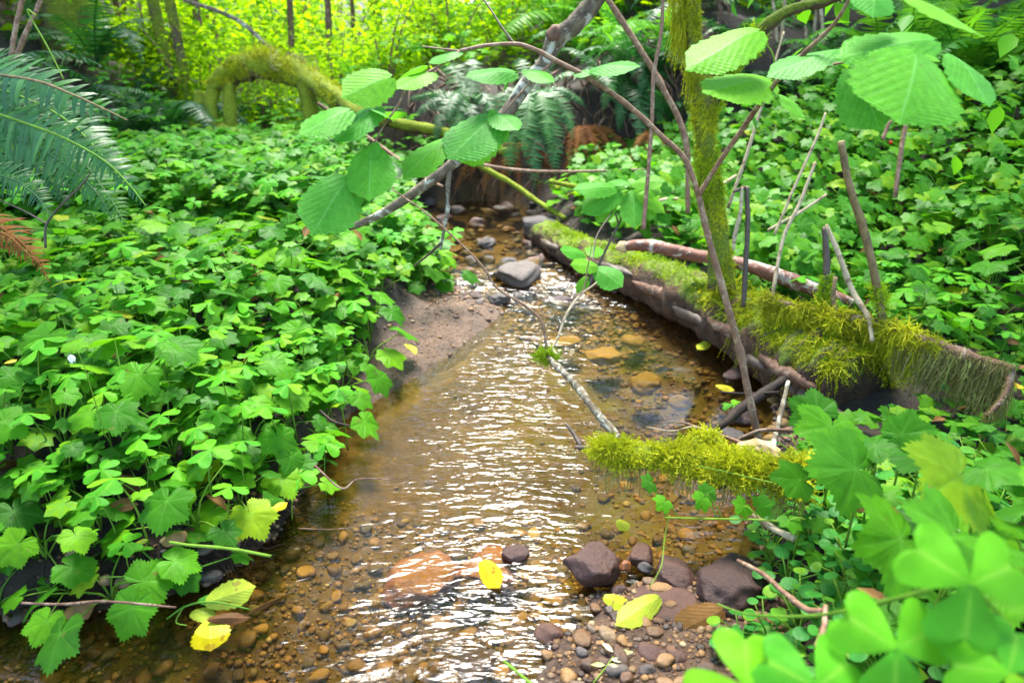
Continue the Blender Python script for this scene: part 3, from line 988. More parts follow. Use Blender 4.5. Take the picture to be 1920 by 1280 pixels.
def scatter_pebbles():
    # candidate places on the bed and the bars
    N = 110000
    x = rng.uniform(-1.3, 1.1, N); y = rng.uniform(0.45, 3.4, N)
    sd = sdist(x, y)
    gb = poly_mask(GRAVEL_BAR, x, y, 0.04); sb = poly_mask(SAND_BAR, x, y, 0.04); rs = poly_mask(RIGHT_SHORE, x, y, 0.05)
    near = 1 - sstep(0.95, 1.25, y)
    dens = np.where(sd < 0, 0.008 + 0.95 * near + 0.9 * np.exp(-((y - 2.4) / .3) ** 2) + 0.35 * np.exp(-(((x - .45) / .25) ** 2 + ((y - 1.6) / .5) ** 2)), np.maximum.reduce([gb * 1.0, sb * 0.28, rs * .9]))
    dens = np.where((sd > 0) & (sd < .09) & (gb < .3) & (sb < .3), np.maximum(dens, .25), dens)
    keep = rng.random(N) < dens
    x, y, sd = x[keep], y[keep], sd[keep]
    z = height(x, y)
    vis = visible_px(np.stack([x, y, z], 1))
    x, y, z, sd = x[vis], y[vis], z[vis], sd[vis]
    size = np.exp(rng.normal(math.log(0.0046), 0.55, len(x)))
    riff = np.abs(y - 2.4) < .35
    size = np.where((sb[keep][vis] > .3) & ~(np.abs(y - 2.4) < .2), size * .55, size)
    size = np.where(riff, size * 1.7, size)
    pool = (x > .25) & (y > 1.2) & (y < 2.1)
    size = np.where(pool, size * 1.5, size)
    size = np.clip(size, 0.003, 0.0165)
    u, v, d = proj(np.stack([x, y, z], 1))
    app = size / d
    order = np.argsort(-app)
    # the biggest become single stones, the rest one gravel mass
    grid = {}
    singles = []
    used = np.zeros(len(x), bool)
    for i in order:
        if len(singles) >= 290:
            break
        ok = True
        c = (int(x[i] / .04), int(y[i] / .04))
        for a in (-1, 0, 1):
            for b in (-1, 0, 1):
                for j in grid.get((c[0] + a, c[1] + b), ()):
                    if (x[i] - x[j]) ** 2 + (y[i] - y[j]) ** 2 < (size[i] + size[j]) ** 2 * .8:
                        ok = False
        if ok:
            grid.setdefault(c, []).append(i); singles.append(i)
        used[i] = True
    mes = [mk_mesh('pebble', t[0], t[1], None, True, M['pebble']) for t in PEB]
    mesa = [mk_mesh('pebble', t[0], t[1], None, True, M['amberstone']) for t in PEB]
    for i in singles:
        under = z[i] < -0.01
        o = link('pebble', (mesa if pool[i] else mes)[random.randrange(6)])
        s = size[i]
        o.location = (x[i], y[i], z[i] + s * .2)
        o.scale = (s * random.uniform(.85, 1.25), s * random.uniform(.75, 1.1), s * random.uniform(.5, .75))
        o.rotation_euler = (random.uniform(-.3, .3), random.uniform(-.3, .3), random.uniform(0, 6.28))
        if riff[i]:
            tag(o, 'grey brown cobble lying in the riffle at the pool head', 'pebble', 'cobbles in the riffle')
        elif pool[i]:
            tag(o, 'amber pebble lying under the calm pool beside the log', 'pebble', 'pebbles under the pool')
        elif under:
            tag(o, 'brown pebble under shallow rippling water in the foreground', 'pebble', 'pebbles under the foreground shallows')
        else:
            tag(o, 'brown pebble lying on the bare wet gravel or sand', 'pebble', 'pebbles on the bare bars')
    rest = np.flatnonzero(~used)[:12000]
    acc = Acc()
    for k in range(4):
        ii = rest[k::4]
        n = len(ii)
        s = size[ii] * .85
        ang = rng.uniform(0, 6.28, n)
        f = np.stack([np.cos(ang), np.sin(ang), 0 * ang], 1)
        Mx = frames(f, np.tile([0, 0, 1.0], (n, 1)), np.stack([s, s * rng.uniform(.7, 1.2, n), s * .6], 1))
        acc.add(PEBLO[k], Mx, np.stack([x[ii], y[ii], z[ii] + s * .15], 1))
    tag(link('gravel', acc.mesh('gravel', M['pebble'])), 'fine amber and brown gravel covering the stream bed', 'gravel', kind='stuff')


scatter_pebbles()
# wet stones of the riffle and the dark foot of the far bank
_sp = []
_rm = [mk_mesh('riffle_stone', t[0], t[1], None, True, M['rock_grey' if k % 2 else 'rock_wet']) for k, t in enumerate(STONE)]
for k in range(900):
    px, py = random.uniform(795, 1100), random.uniform(385, 565)
    p = PZ(px, py, .02)
    q = sdist(np.array([p.x]), np.array([p.y]))[0]
    if q > .06 or any((p.x - a) ** 2 + (p.y - b) ** 2 < (r * 1.5) ** 2 for a, b, r in _sp) or len(_sp) >= 140:
        continue
    r = random.uniform(.012, .040) * (1.4 if py < 430 else 1)
    _sp.append((p.x, p.y, r * .8))
    o = link('riffle_stone', _rm[random.randrange(6)], None, (p.x, p.y, max(hz(p.x, p.y), -.02 + float(water_z(p.y))) + r * .12))
    o.scale = (r * random.uniform(.9, 1.4), r * random.uniform(.7, 1.0), r * random.uniform(.4, .7))
    o.rotation_euler = (random.uniform(-.2, .2), random.uniform(-.2, .2), random.uniform(0, 6.28))
    if py < 440:
        tag(o, 'dark wet stone at the foot of the far bank', 'stone', 'stones at the far bank foot')
    elif px < 900:
        tag(o, 'dark wet stone on the left side of the riffle', 'stone', 'stones left in the riffle')
    else:
        tag(o, 'dark wet stone around the flat grey boulder of the riffle', 'stone', 'stones round the riffle boulder')

# ------------------------------------------------------------------ moss builders
def sprig_tpl(k=3, curl=0.5):
    """one feathery moss shoot along +Y"""
    V, T = [], []
    pts = [(0.0, 0, 0)]
    for i in range(k + 1):
        t = i / k
        y = t; z = -curl * t * t * .6
        w = 0.045 * (1 - t) + .012
        V += [(-w, y, z), (w, y, z)]
    for i in range(k):
        a = 2 * i
        T += [(a, a + 1, a + 3), (a, a + 3, a + 2)]
    for i in range(k):
        t = (i + .5) / k
        z = -curl * t * t * .6
        L = .30 * (1 - t * .7)
        for s in (-1, 1):
            b = len(V)
            V += [(0, t - .06, z), (0, t + .06, z), (s * L, t + .22 * (1 - t), z + .05)]
            T.append((b, b + 1, b + 2))
    return np.array(V, float), np.array(T), np.zeros(len(V))


SPRIG = sprig_tpl()
SPRIG_C = sprig_tpl(3, 1.3)


def strand_tpl(seed, k=8):
    """a hanging strand along -Z with side tufts"""
    r_ = np.random.default_rng(seed)
    V, T = [], []
    p = np.cumsum(r_.normal(0, .05, (k + 1, 2)), 0); p[0] = 0
    for i in range(k + 1):
        w = .035 * (1 - i / k) + .012
        V += [(p[i, 0] - w, p[i, 1], -i / k), (p[i, 0] + w, p[i, 1] + w * .5, -i / k)]
    for i in range(k):
        a = 2 * i
        T += [(a, a + 1, a + 3), (a, a + 3, a + 2)]
        for _ in range(2):
            an = r_.uniform(0, 6.28); L = r_.uniform(.06, .2)
            b = len(V)
            c = np.array([p[i, 0], p[i, 1], -i / k])
            V += [tuple(c), tuple(c + [0, 0, -.05]), tuple(c + [math.cos(an) * L, math.sin(an) * L, -.09])]
            T.append((b, b + 1, b + 2))
    return np.array(V, float), np.array(T), np.zeros(len(V))


STRAND = [strand_tpl(s) for s in range(4)]


def tube_surface(path, radii, n, a0=0.0, a1=6.28, t0=0, t1=1, rs=None):
    """random points on a tube: position, normal; angle measured from straight up around the axis"""
    r_ = rs or rng
    path = np.asarray(path); m = len(path)
    rad = np.interp(np.linspace(0, 1, m), np.linspace(0, 1, len(radii)), radii)
    t = r_.uniform(t0, t1, n) * (m - 1)
    i = np.minimum(t.astype(int), m - 2); f = (t - i)[:, None]
    c = path[i] * (1 - f) + path[i + 1] * f
    tan = path[i + 1] - path[i]; tan /= np.maximum(np.linalg.norm(tan, axis=1, keepdims=True), 1e-9)
    up = np.tile([0, 0, 1.0], (n, 1))
    sx = np.cross(tan, up); ln = np.linalg.norm(sx, axis=1, keepdims=True)
    sx = np.where(ln > 1e-3, sx / np.maximum(ln, 1e-9), np.tile([1.0, 0, 0], (n, 1)))
    up2 = np.cross(sx, tan)
    a = r_.uniform(a0, a1, n)
    nr = np.cos(a)[:, None] * up2 + np.sin(a)[:, None] * sx
    rr = (rad[i] * (1 - f[:, 0]) + rad[i + 1] * f[:, 0])[:, None]
    return c + nr * rr, nr, tan


def moss_on(acc, pos, nr, tan, s0, s1, lean=1.0, droop=0.35, tpl=None):
    cush = .5 + .5 * nz(pos[:, 0] * 1.3 + .8 * pos[:, 2], pos[:, 1] - .7 * pos[:, 2], 34, 1) + rng.normal(0, .10, len(pos))
    k = cush > .06
    pos, nr, cush = pos[k], nr[k], cush[k]
    n = len(pos)
    rd = rng.normal(size=(n, 3))
    f = nr * 0.55 + rd * .45 * lean + np.array([0, 0, -droop])
    Mx = frames(f, nr + rng.normal(0, .3, (n, 3)), rng.uniform(s0, s1, n) * np.clip(.45 + .85 * cush, .4, 1.45))
    acc.add(tpl or SPRIG, Mx, pos - nr * 0.002, np.clip(.5 + .32 * nz(pos[:, 0] + .7 * pos[:, 2], pos[:, 1] - .6 * pos[:, 2], 38, 3) + rng.normal(0, .13, n), 0, .999))


def strands_on(acc, pos, s0, s1, wid=.5):
    n = len(pos)
    for k in range(4):
        q = pos[k::4]; m = len(q)
        L = rng.uniform(s0, s1, m) * rng.uniform(.5, 1, m)
        ang = rng.uniform(0, 6.28, m)
        c, s = np.cos(ang), np.sin(ang)
        Mx = np.zeros((m, 3, 3))
        W = np.maximum(L * wid, .008)
        Mx[:, 0, 0] = c * W; Mx[:, 0, 1] = -s * W; Mx[:, 1, 0] = s * W; Mx[:, 1, 1] = c * W; Mx[:, 2, 2] = L
        Mx[:, 0, 2] = rng.normal(0, .12, m) * L
        acc.add(STRAND[k], Mx, q)


def moss_part(parent, acc, mat, name='moss'):
    o = link(name, acc.mesh(name, M[mat], False), parent)
    o["kind"] = "stuff"
    return o


# ------------------------------------------------------------------ fallen mossy log across the right bank
def build_log():
    root = thing('fallen_log', 'long rotting log covered in bright moss along right edge of the pool', 'log')
    c = [PZ(1000, 428, .05), PZ(1090, 480, .055), PZ(1200, 520, .06), PZ(1330, 578, .07), PZ(1450, 645, .085), PZ(1545, 700, .095), PZ(1610, 735, .10)]
    path = spline(c, 60)
    rad = [.055, .075, .08, .085, .10, .105, .09]
    V, T = tube_arr(spline(c, 120), rad, 40, 0.085, 5, .10)
    link('trunk', mk_mesh('trunk', V, T, None, True, M['rotlog']), root)
    # loose bark slabs on the wet flank
    for k, t in enumerate(np.linspace(.12, .92, 9)):
        i = int(t * 59)
        p = path[i]; tan = path[min(i + 1, 59)] - path[i]; tan /= np.linalg.norm(tan)
        sx = np.cross(tan, [0, 0, 1.0])
        if sx[0] > 0:
            sx = -sx
        r = np.interp(t, np.linspace(0, 1, 7), rad)
        b0 = p + sx * r * 0.97 + np.array([0, 0, random.uniform(-.3, .4) * r])
        q = [b0 - tan * .10, b0 - tan * .03 + sx * .006, b0 + tan * .04, b0 + tan * .11 - sx * .004]
        tube('bark_strip', q, [.006, .016, .018, .006], M['brownbark'] if k % 2 else M['darktwig'], root, 7, 14, .25, k)
    a = Acc()
    pos, nr, tan = tube_surface(path, rad, 14000, -1.3, .85, 0.04, 1)
    u = nz(pos[:, 0], pos[:, 1] + pos[:, 2], 22, 1) * .6 + .45 + rng.normal(0, .2, len(pos))
    k = u > .15
    moss_on(a, pos[k], nr[k], tan[k], .010, .026, 1.0, .15)
    moss_part(root, a, 'mossgreen')
    a = Acc()
    pos, nr, tan = tube_surface(path, rad, 11000, -1.7, .95, 0.50, 1)
    k = nz(pos[:, 0], pos[:, 1] + pos[:, 2], 24, 2) * .6 + .5 + rng.normal(0, .25, len(pos)) > .1
    pos, nr, tan = pos[k], nr[k], tan[k]
    moss_on(a, pos, nr, tan, .016, .045, 1.1, .55, SPRIG_C)
    pos, nr, tan = tube_surface(path, rad, 500, -2.0, -0.8, 0.5, 1)
    strands_on(a, pos, .02, .07, .4)
    pos, nr, tan = tube_surface(path, rad, 750, 0.5, 1.45, 0.62, 1)
    strands_on(a, pos, .03, .10, .35)
    moss_part(root, a, 'moss')
    rebase(root, path[30])
    return path


LOGPATH = build_log()


def build_moss_branch():
    root = thing('mossy_branch', 'thin dead branch beyond log end hung with a curtain of moss', 'branch')
    p = px_path([(1430, 560, 1.75), (1530, 585, 1.66), (1640, 607, 1.55), (1740, 640, 1.46), (1830, 672, 1.39), (1902, 692, 1.34)])
    path = spline(p, 50)
    V, T = tube_arr(path, [.009, .010, .012, .011, .010, .007], 10, .1, 3, .25)
    link('stem', mk_mesh('stem', V, T, None, True, M['brownbark']), root)
    q = spline(px_path([(1896, 694, 1.345), (1885, 740, 1.33), (1850, 780, 1.32)]), 14)
    V, T = tube_arr(q, [.007, .006, .004], 8, .1, 4)
    link('side_twig', mk_mesh('side_twig', V, T, None, True, M['brownbark']), root)
    a = Acc()
    pos, nr, tan = tube_surface(path, [.011] * 3, 900, -3.1, 3.1, 0.0, 0.62)
    strands_on(a, pos, .05, .14, .3)
    pos, nr, tan = tube_surface(path, [.011] * 3, 4200, -2.4, 2.4, 0.0, 0.66)
    moss_on(a, pos, nr, tan, .014, .04, 1.1, .6, SPRIG_C)
    moss_part(root, a, 'moss')
    a = Acc()
    pos, nr, tan = tube_surface(path, [.010] * 3, 900, -3.1, 3.1, 0.5, 1.0)
    strands_on(a, pos, .06, .15, .34)
    pos, nr, tan = tube_surface(path, [.010] * 3, 900, -2.4, 2.4, 0.6, 1)
    moss_on(a, pos, nr, tan, .01, .022, 1.1, .6, SPRIG_C)
    pos, nr, tan = tube_surface(q, [.007] * 3, 260, -3.1, 3.1, 0, 1.0)
    strands_on(a, pos, .03, .07, .4)
    moss_part(root, a, 'mossdry', 'dry_moss')
    rebase(root, path[20])


build_moss_branch()

# upright dead sticks standing on the log
def stick(pts, radii, mat, label, name='dead_stick', moss=None, cat='stick', cap=True, segs=8, knots=.15, group=None):
    root = thing(name, label, cat, group=group)
    path = spline(px_path(pts), 8 * len(pts))
    V, T = tube_arr(path, radii, segs, .07, len(label), knots)
    link('stem', mk_mesh('stem', V, T, None, True, M[mat]), root)
    if cap:
        d = path[0] - path[1]; d = d / np.linalg.norm(d)
        V, T = tube_arr(np.array([path[0], path[0] + d * .004]), [radii[0] * .9, radii[0] * .7], segs, .25, 3)
        link('broken_end', mk_mesh('broken_end', V, T, None, True, M['rawwood']), root)
    if moss:
        a = Acc()
        pos, nr, tan = tube_surface(path, radii, moss[0], -3.14, 3.14, moss[1], moss[2])
        moss_on(a, pos, nr, tan, .010, .026, 1.0, .1)
        moss_part(root, a, 'mossgreen')
    rebase(root, path[-1])
    return root


stick([(1577, 268, 1.42), (1592, 345, 1.44), (1622, 440, 1.48), (1645, 540, 1.52), (1660, 632, 1.55)], [.0072, .0078, .009, .009, .010], 'stick', 'tall thick snapped stick rising from the log, tallest of the upright sticks', moss=(500, .72, 1))
stick([(1550, 424, 1.60), (1572, 475, 1.59), (1598, 545, 1.58), (1628, 595, 1.55), (1636, 640, 1.53)], [.005, .0062, .0065, .006, .005], 'palestick', 'slanting pale brown stick leaning left to meet a mossy stick')
stick([(1546, 428, 1.66), (1550, 490, 1.66), (1548, 540, 1.66), (1542, 582, 1.66)], [.0065, .008, .0085, .008], 'darktwig', 'short dark stick with moss tufts just left of the slanting stick', moss=(700, .5, 1))
stick([(1566, 522, 1.62), (1563, 560, 1.62), (1573, 600, 1.61), (1600, 622, 1.60), (1625, 628, 1.59)], [.005, .0055, .0055, .005, .004], 'stick', 'short hooked twig curling out of the moss on the log')
stick([(1400, 352, 1.86), (1402, 420, 1.86), (1398, 500, 1.87), (1394, 576, 1.88)], [.006, .0065, .007, .007], 'darktwig', 'straight dark upright stick right of the mossy trunk')
stick([(1391, 352, 1.85), (1388, 400, 1.85), (1378, 440, 1.86), (1375, 468, 1.86)], [.004, .005, .006, .004], 'palestick', 'frayed pale stick strip hanging beside the dark upright stick')
stick([(1395, 352, 1.86), (1385, 356, 1.85), (1376, 360, 1.85)], [.006, .005, .003], 'darktwig', 'tiny broken stub at top of the dark upright stick')
stick([(1528, 306, 1.95), (1500, 380, 1.95), (1468, 450, 1.95), (1446, 568, 1.92)], [.004, .005, .005, .005], 'palestick', 'thin straw coloured stick slanting up left of the tall stick')
stick([(1548, 212, 2.1), (1530, 262, 2.1), (1490, 350, 2.1), (1452, 440, 2.1)], [.0035, .004, .0045, .004], 'palestick', 'long pale dry stalk with bent tip against the green slope', cap=False)
stick([(1548, 366, 2.2), (1500, 398, 2.2), (1440, 432, 2.2)], [.004, .005, .005], 'palestick', 'low pale stick lying slanted behind the dry stalk')
stick([(1470, 60, 2.0), (1440, 160, 2.0), (1400, 290, 2.0), (1365, 390, 2.0)], [.003, .004, .005, .005], 'palestick', 'pale straw stalk leaning behind the mossy trunk', cap=False)
stick([(1715, 180, 2.2), (1695, 250, 2.2), (1678, 370, 2.2)], [.006, .007, .007], 'twig', 'brown dead stem standing on the slope below the largest leaf')
stick([(1668, 228, 2.2), (1655, 262, 2.2)], [.006, .006], 'twig', 'short brown stub on the slope left of the dead stem')

# broken red-barked stick lying behind the log
def build_broken():
    root = thing('broken_branch', 'red brown broken branch with pale split end lying behind the log', 'branch')
    p = px_path([(1172, 462, 2.20), (1215, 460, 2.18), (1300, 478, 2.12), (1390, 495, 2.05), (1480, 525, 1.96), (1565, 556, 1.88), (1600, 570, 1.86)])
    path = spline(p, 44)
    V, T = tube_arr(path, [.016, .019, .020, .019, .022, .018, .014], 14, .08, 2, .2)
    link('stem', mk_mesh('stem', V, T, None, True, M['redbark']), root)
    d = path[0] - path[2]; d /= np.linalg.norm(d)
    V, T = tube_arr(np.array([path[0] - d * .003, path[0] + d * .012, path[0] + d * .03 + [0, 0, -.006]]), [.0165, .015, .004], 10, .25, 6)
    link('split_end', mk_mesh('split_end', V, T, None, True, M['rawwood']), root)
    rebase(root, path[20])


build_broken()

# ------------------------------------------------------------------ mossy tree standing on the log
def build_moss_tree():
    root = thing('mossy_tree', 'slender upright tree thick with moss growing beside the log', 'tree')
    p = px_path([(1352, 545, 1.98), (1346, 440, 1.98), (1332, 350, 1.97), (1322, 260, 1.96), (1320, 180, 1.95), (1303, 90, 1.94), (1296, 0, 1.93), (1290, -120, 1.92), (1270, -330, 1.9), (1220, -620, 1.85)])
    path = spline(p, 60)
    rad = [.038, .030, .026, .027, .028, .019, .017, .016, .015, .012]
    V, T = tube_arr(path, rad, 18, .09, 4, .12)
    link('trunk', mk_mesh('trunk', V, T, None, True, M['mosstrunk']), root)
    b = spline(px_path([(1330, 205, 1.96), (1368, 128, 1.90), (1412, 75, 1.85), (1470, 25, 1.80), (1548, 2, 1.76), (1640, -40, 1.7), (1760, -160, 1.6)]), 40)
    V, T = tube_arr(b, [.016, .017, .016, .015, .013, .010, .006], 12, .08, 5, .18)
    link('branch', mk_mesh('branch', V, T, None, True, M['mosstrunk']), root)
    a = Acc()
    pos, nr, tan = tube_surface(path, rad, 13000, -3.14, 3.14, 0, .75)
    k = (nz(pos[:, 0] * 3, pos[:, 2] * 2, 14, 1) + rng.normal(0, .35, len(pos))) > -.05
    moss_on(a, pos[k], nr[k], tan[k], .008, .022, 1.0, .5)
    moss_part(root, a, 'moss')
    a = Acc()
    pos, nr, tan = tube_surface(b, [.016] * 3, 1500, -3.14, 3.14, 0.0, .38)
    moss_on(a, pos, nr, tan, .012, .03, 1.0, .2)
    pos, nr, tan = tube_surface(path, rad, 700, -3.14, 3.14, 0.18, .30)
    moss_on(a, pos, nr, tan, .02, .045, 1.1, .6, SPRIG_C)
    moss_part(root, a, 'mossgreen')
    a = Acc()
    pos, nr, tan = tube_surface(path, rad, 260, -3.14, 3.14, 0.44, .66)
    strands_on(a, pos, .05, .16, .25)
    hang = spline(px_path([(1262, -60, 1.93), (1275, 20, 1.93), (1275, 70, 1.93)]), 20)
    pos, nr, tan = tube_surface(hang, [.015] * 2, 420, -3.14, 3.14, 0, 1)
    strands_on(a, pos, .04, .12, .3)
    moss_part(root, a, 'moss', 'hanging_moss')
    # light crown far above the picture
    a = Acc()
    tops = [path[-1], path[-8], b[-1], b[-8]]
    for c in tops:
        n = 160
        q = np.asarray(c) + rng.normal(0, .28, (n, 3)) + [0, 0, .35]
        a.add(T_SIMPLE, frames(rng.normal(size=(n, 3)), np.array([0, 0, 1.0]) + rng.normal(0, .4, (n, 3)), rng.uniform(.05, .08, n)), q)
    o = link('crown', a.mesh('crown', M['mid_leaf']), root); o["kind"] = "stuff"
    rebase(root, path[0])


build_moss_tree()

# ------------------------------------------------------------------ leaning grey limb crossing the picture
def build_limb():
    root = thing('leaning_limb', 'leaning grey lichen spotted limb crossing above the stream', 'branch')
    p = px_path([(655, 428, 1.75), (720, 398, 1.72), (790, 352, 1.68), (850, 306, 1.66), (905, 255, 1.64), (948, 215, 1.62), (985, 160, 1.60), (1020, 120, 1.58), (1042, 75, 1.56), (1078, 45, 1.54), (1115, 0, 1.52), (1160, -80, 1.5), (1230, -240, 1.5), (1330, -520, 1.5)])
    path = spline(p, 90)
    rad = [.008, .0105, .012, .0135, .0145, .0155, .0165, .0175, .020, .022, .021, .022, .024, .026]
    V, T = tube_arr(path, rad, 14, .05, 8, .16)
    link('stem', mk_mesh('stem', V, T, None, True, M['greybark']), root)
    tube('hanging_twig', px_path([(845, 305, 1.66), (840, 350, 1.66), (838, 400, 1.67), (826, 468, 1.68)]), [.006, .0055, .005, .0025], M['greybark'], root, 8, 24, .08, 2, .3)
    tube('hanging_twig', px_path([(828, 455, 1.68), (800, 480, 1.72), (775, 500, 1.75)]), [.004, .003, .002], M['darktwig'], root, 6, 12, .05, 2)
    tube('knot', px_path([(1026, 72, 1.55), (1042, 66, 1.55), (1058, 62, 1.555)]), [.012, .024, .010], M['brownbark'], root, 10, 10, .1, 3)
    rebase(root, path[0])


build_limb()


# ------------------------------------------------------------------ hazel shoots with big toothed leaves
UPH = Vector((0.0, -0.35, 1.0))


def hazel_leaf(parent, b, t, hint=(0, -.55, .85), k=0, w=1.0, petiole=None):
    bp = P(*b); tp = P(*t)
    o = place_leaf(ME_HAZ[k % 3], bp, tp, hint, parent, 'leaf', w)
    if petiole:
        tube('petiole', [P(*petiole), (P(*petiole) + bp) / 2 + Vector((0, 0, .003)), bp], [.0016, .0013, .0011], M['stem'], parent, 5, 8, 0)
    return o


FACE = (0.1, -.8, .6)
def build_hazel_shoot():
    root = thing('hazel_shoot', 'thin brown forked hazel shoot arching over the stream with large toothed leaves', 'sapling')
    S = [(1424, 828, 1.34), (1404, 740, 1.33), (1388, 660, 1.32), (1366, 580, 1.30), (1338, 480, 1.28), (1322, 420, 1.27), (1310, 366, 1.26)]
    tube('stem', px_path(S), [.0072, .0068, .0066, .0062, .0058, .0055], M['twig'], root, 9, 48, .05, 1, .2)
    Lb = [(1310, 366, 1.26), (1285, 300, 1.25), (1240, 255, 1.24), (1180, 200, 1.23), (1110, 150, 1.21), (1040, 113, 1.20), (1000, 92, 1.19), (965, 83, 1.18), (910, 86, 1.16), (862, 96, 1.15)]
    tube('branch', px_path(Lb), [.0052, .0048, .0044, .004, .0035, .0026], M['twig'], root, 8, 60, .05, 2, .2)
    tube('twig', px_path([(862, 96, 1.15), (830, 120, 1.14), (800, 138, 1.13), (765, 165, 1.12), (745, 200, 1.11), (722, 232, 1.10), (702, 268, 1.09)]), [.0026, .0022, .0018, .0014], M['twig'], root, 7, 30, .04, 3)
    tube('twig', px_path([(862, 96, 1.15), (830, 92, 1.16), (790, 87, 1.17)]), [.002, .0016, .0010], M['twig'], root, 6, 12, .04, 4)
    tube('twig', px_path([(965, 83, 1.18), (940, 50, 1.19), (920, 18, 1.2), (905, -5, 1.21), (890, -40, 1.22)]), [.0022, .0018, .0014], M['darktwig'], root, 6, 20, .05, 5)
    tube('twig', px_path([(1040, 113, 1.20), (1005, 145, 1.19), (975, 175, 1.18), (950, 205, 1.17), (925, 235, 1.165), (880, 270, 1.16), (840, 292, 1.16)]), [.0024, .002, .0015, .0012], M['twig'], root, 7, 30, .04, 6)
    Rb = [(1310, 366, 1.26), (1345, 310, 1.22), (1390, 245, 1.16), (1430, 188, 1.10), (1468, 140, 1.05), (1510, 98, 1.01), (1560, 50, .97), (1592, 0, .94), (1620, -60, .92)]
    tube('branch', px_path(Rb), [.0048, .0044, .0040, .0034, .0026, .002], M['twig'], root, 8, 54, .05, 7, .2)
    tube('twig', px_path([(1515, 135, 1.02), (1550, 125, .98), (1580, 118, .95), (1620, 122, .9)]), [.002, .0018, .0016, .0012], M['twig'], root, 6, 16, .04, 8)
    tube('twig', px_path([(1468, 140, 1.05), (1490, 136, 1.04), (1515, 135, 1.02)]), [.002, .0019, .0018], M['twig'], root, 6, 10, .04, 9)
    tube('twig', px_path([(1440, 185, 1.10), (1452, 140, 1.09), (1448, 100, 1.08), (1420, 66, 1.08)]), [.0018, .0016, .0014, .001], M['stem'], root, 6, 14, .02, 10)
    # left arch leaves: base, tip, facing, variant, width
    H = hazel_leaf
    H(root, (730, 146, 1.11), (640, 178, 1.07), (.1, -.75, .65), 0, 1.0)
    H(root, (810, 138, 1.13), (742, 150, 1.09), (0, -.30, .95), 1, 1.0)
    H(root, (652, 208, 1.07), (560, 246, 1.02), (.1, -.45, .85), 0, .8)
    H(root, (708, 204, 1.10), (622, 246, 1.05), (-.1, -.45, .85), 1, .85)
    H(root, (700, 212, 1.11), (758, 196, 1.15), (0, .4, .9), 2, .8)
    H(root, (700, 206, 1.10), (740, 214, 1.07), (0, .5, .8), 1, .8)
    H(root, (697, 282, 1.09), (690, 372, 1.05), (0, -.85, .55), 0, 1.0)
    H(root, (650, 338, 1.08), (584, 434, 1.02), (.15, -.8, .6), 0, .95)
    H(root, (665, 322, 1.09), (608, 360, 1.12), (0, -.2, .9), 2, .7)
    H(root, (838, 264, 1.16), (750, 302, 1.10), (-.1, -.35, .95), 2, .85)
    H(root, (930, 222, 1.165), (838, 276, 1.10), (-.15, -.65, .75), 1, .95)
    H(root, (935, 238, 1.18), (846, 296, 1.17), (.25, -.75, .5), 0, .9)
    H(root, (924, 214, 1.165), (972, 230, 1.12), (.3, -.6, .7), 1, .9)
    H(root, (925, 210, 1.165), (955, 252, 1.14), (.5, -.7, .4), 2, .7)
    H(root, (962, 136, 1.19), (872, 136, 1.15), (0, -.42, .95), 0, .85)
    H(root, (985, 132, 1.185), (1040, 142, 1.16), (0, -.3, .95), 1, .9)
    H(root, (962, 140, 1.19), (935, 165, 1.2), (0, -.2, .9), 2, .6)
    H(root, (1112, 130, 1.21), (1198, 106, 1.16), (0, -.35, .95), 1, .85)
    H(root, (1112, 134, 1.21), (1078, 130, 1.19), (0, -.35, .95), 2, .8)
    H(root, (862, 98, 1.15), (802, 106, 1.13), (0, -.3, .95), 1, .8)
    H(root, (790, 125, 1.13), (750, 130, 1.18), (0, -.3, .95), 2, .8)
    H(root, (705, 268, 1.09), (690, 292, 1.07), (0, -.6, .7), 2, .8)
    # right leaves, closer to the lens
    H(root, (1418, 62, 1.08), (1294, 100, 1.02), (.1, -.42, .95), 1, .75)
    H(root, (1442, 152, 1.09), (1322, 160, 1.02), (0, -.45, .9), 0, .8)
    H(root, (1575, 96, 1.0), (1448, 98, .97), (0, -.22, .98), 2, .8)
    H(root, (1745, 78, .88), (1580, 78, .86), (0, -.50, .9), 1, .85)
    H(root, (1718, 106, .84), (1696, 222, .78), (.0, -.75, .6), 0, 1.3)
    H(root, (1788, 108, .86), (1878, 176, .80), (.25, -.5, .8), 1, .8)
    H(root, (1605, 130, .93), (1652, 242, .90), (-.35, -.8, .45), 0, .95)
    H(root, (1462, 180, 1.09), (1518, 206, 1.06), (.1, -.4, .9), 2, .6)
    H(root, (1640, -30, .90), (1642, 26, .86), (0, -.8, .5), 0, .9)
    H(root, (1705, 0, .78), (1868, 36, .72), (-.1, .25, .95), 1, .75)
    H(root, (1760, 112, .86), (1742, 98, .85), (0, -.5, .9), 2, 1.0)
    rebase(root, P(1424, 828, 1.34))


build_hazel_shoot()


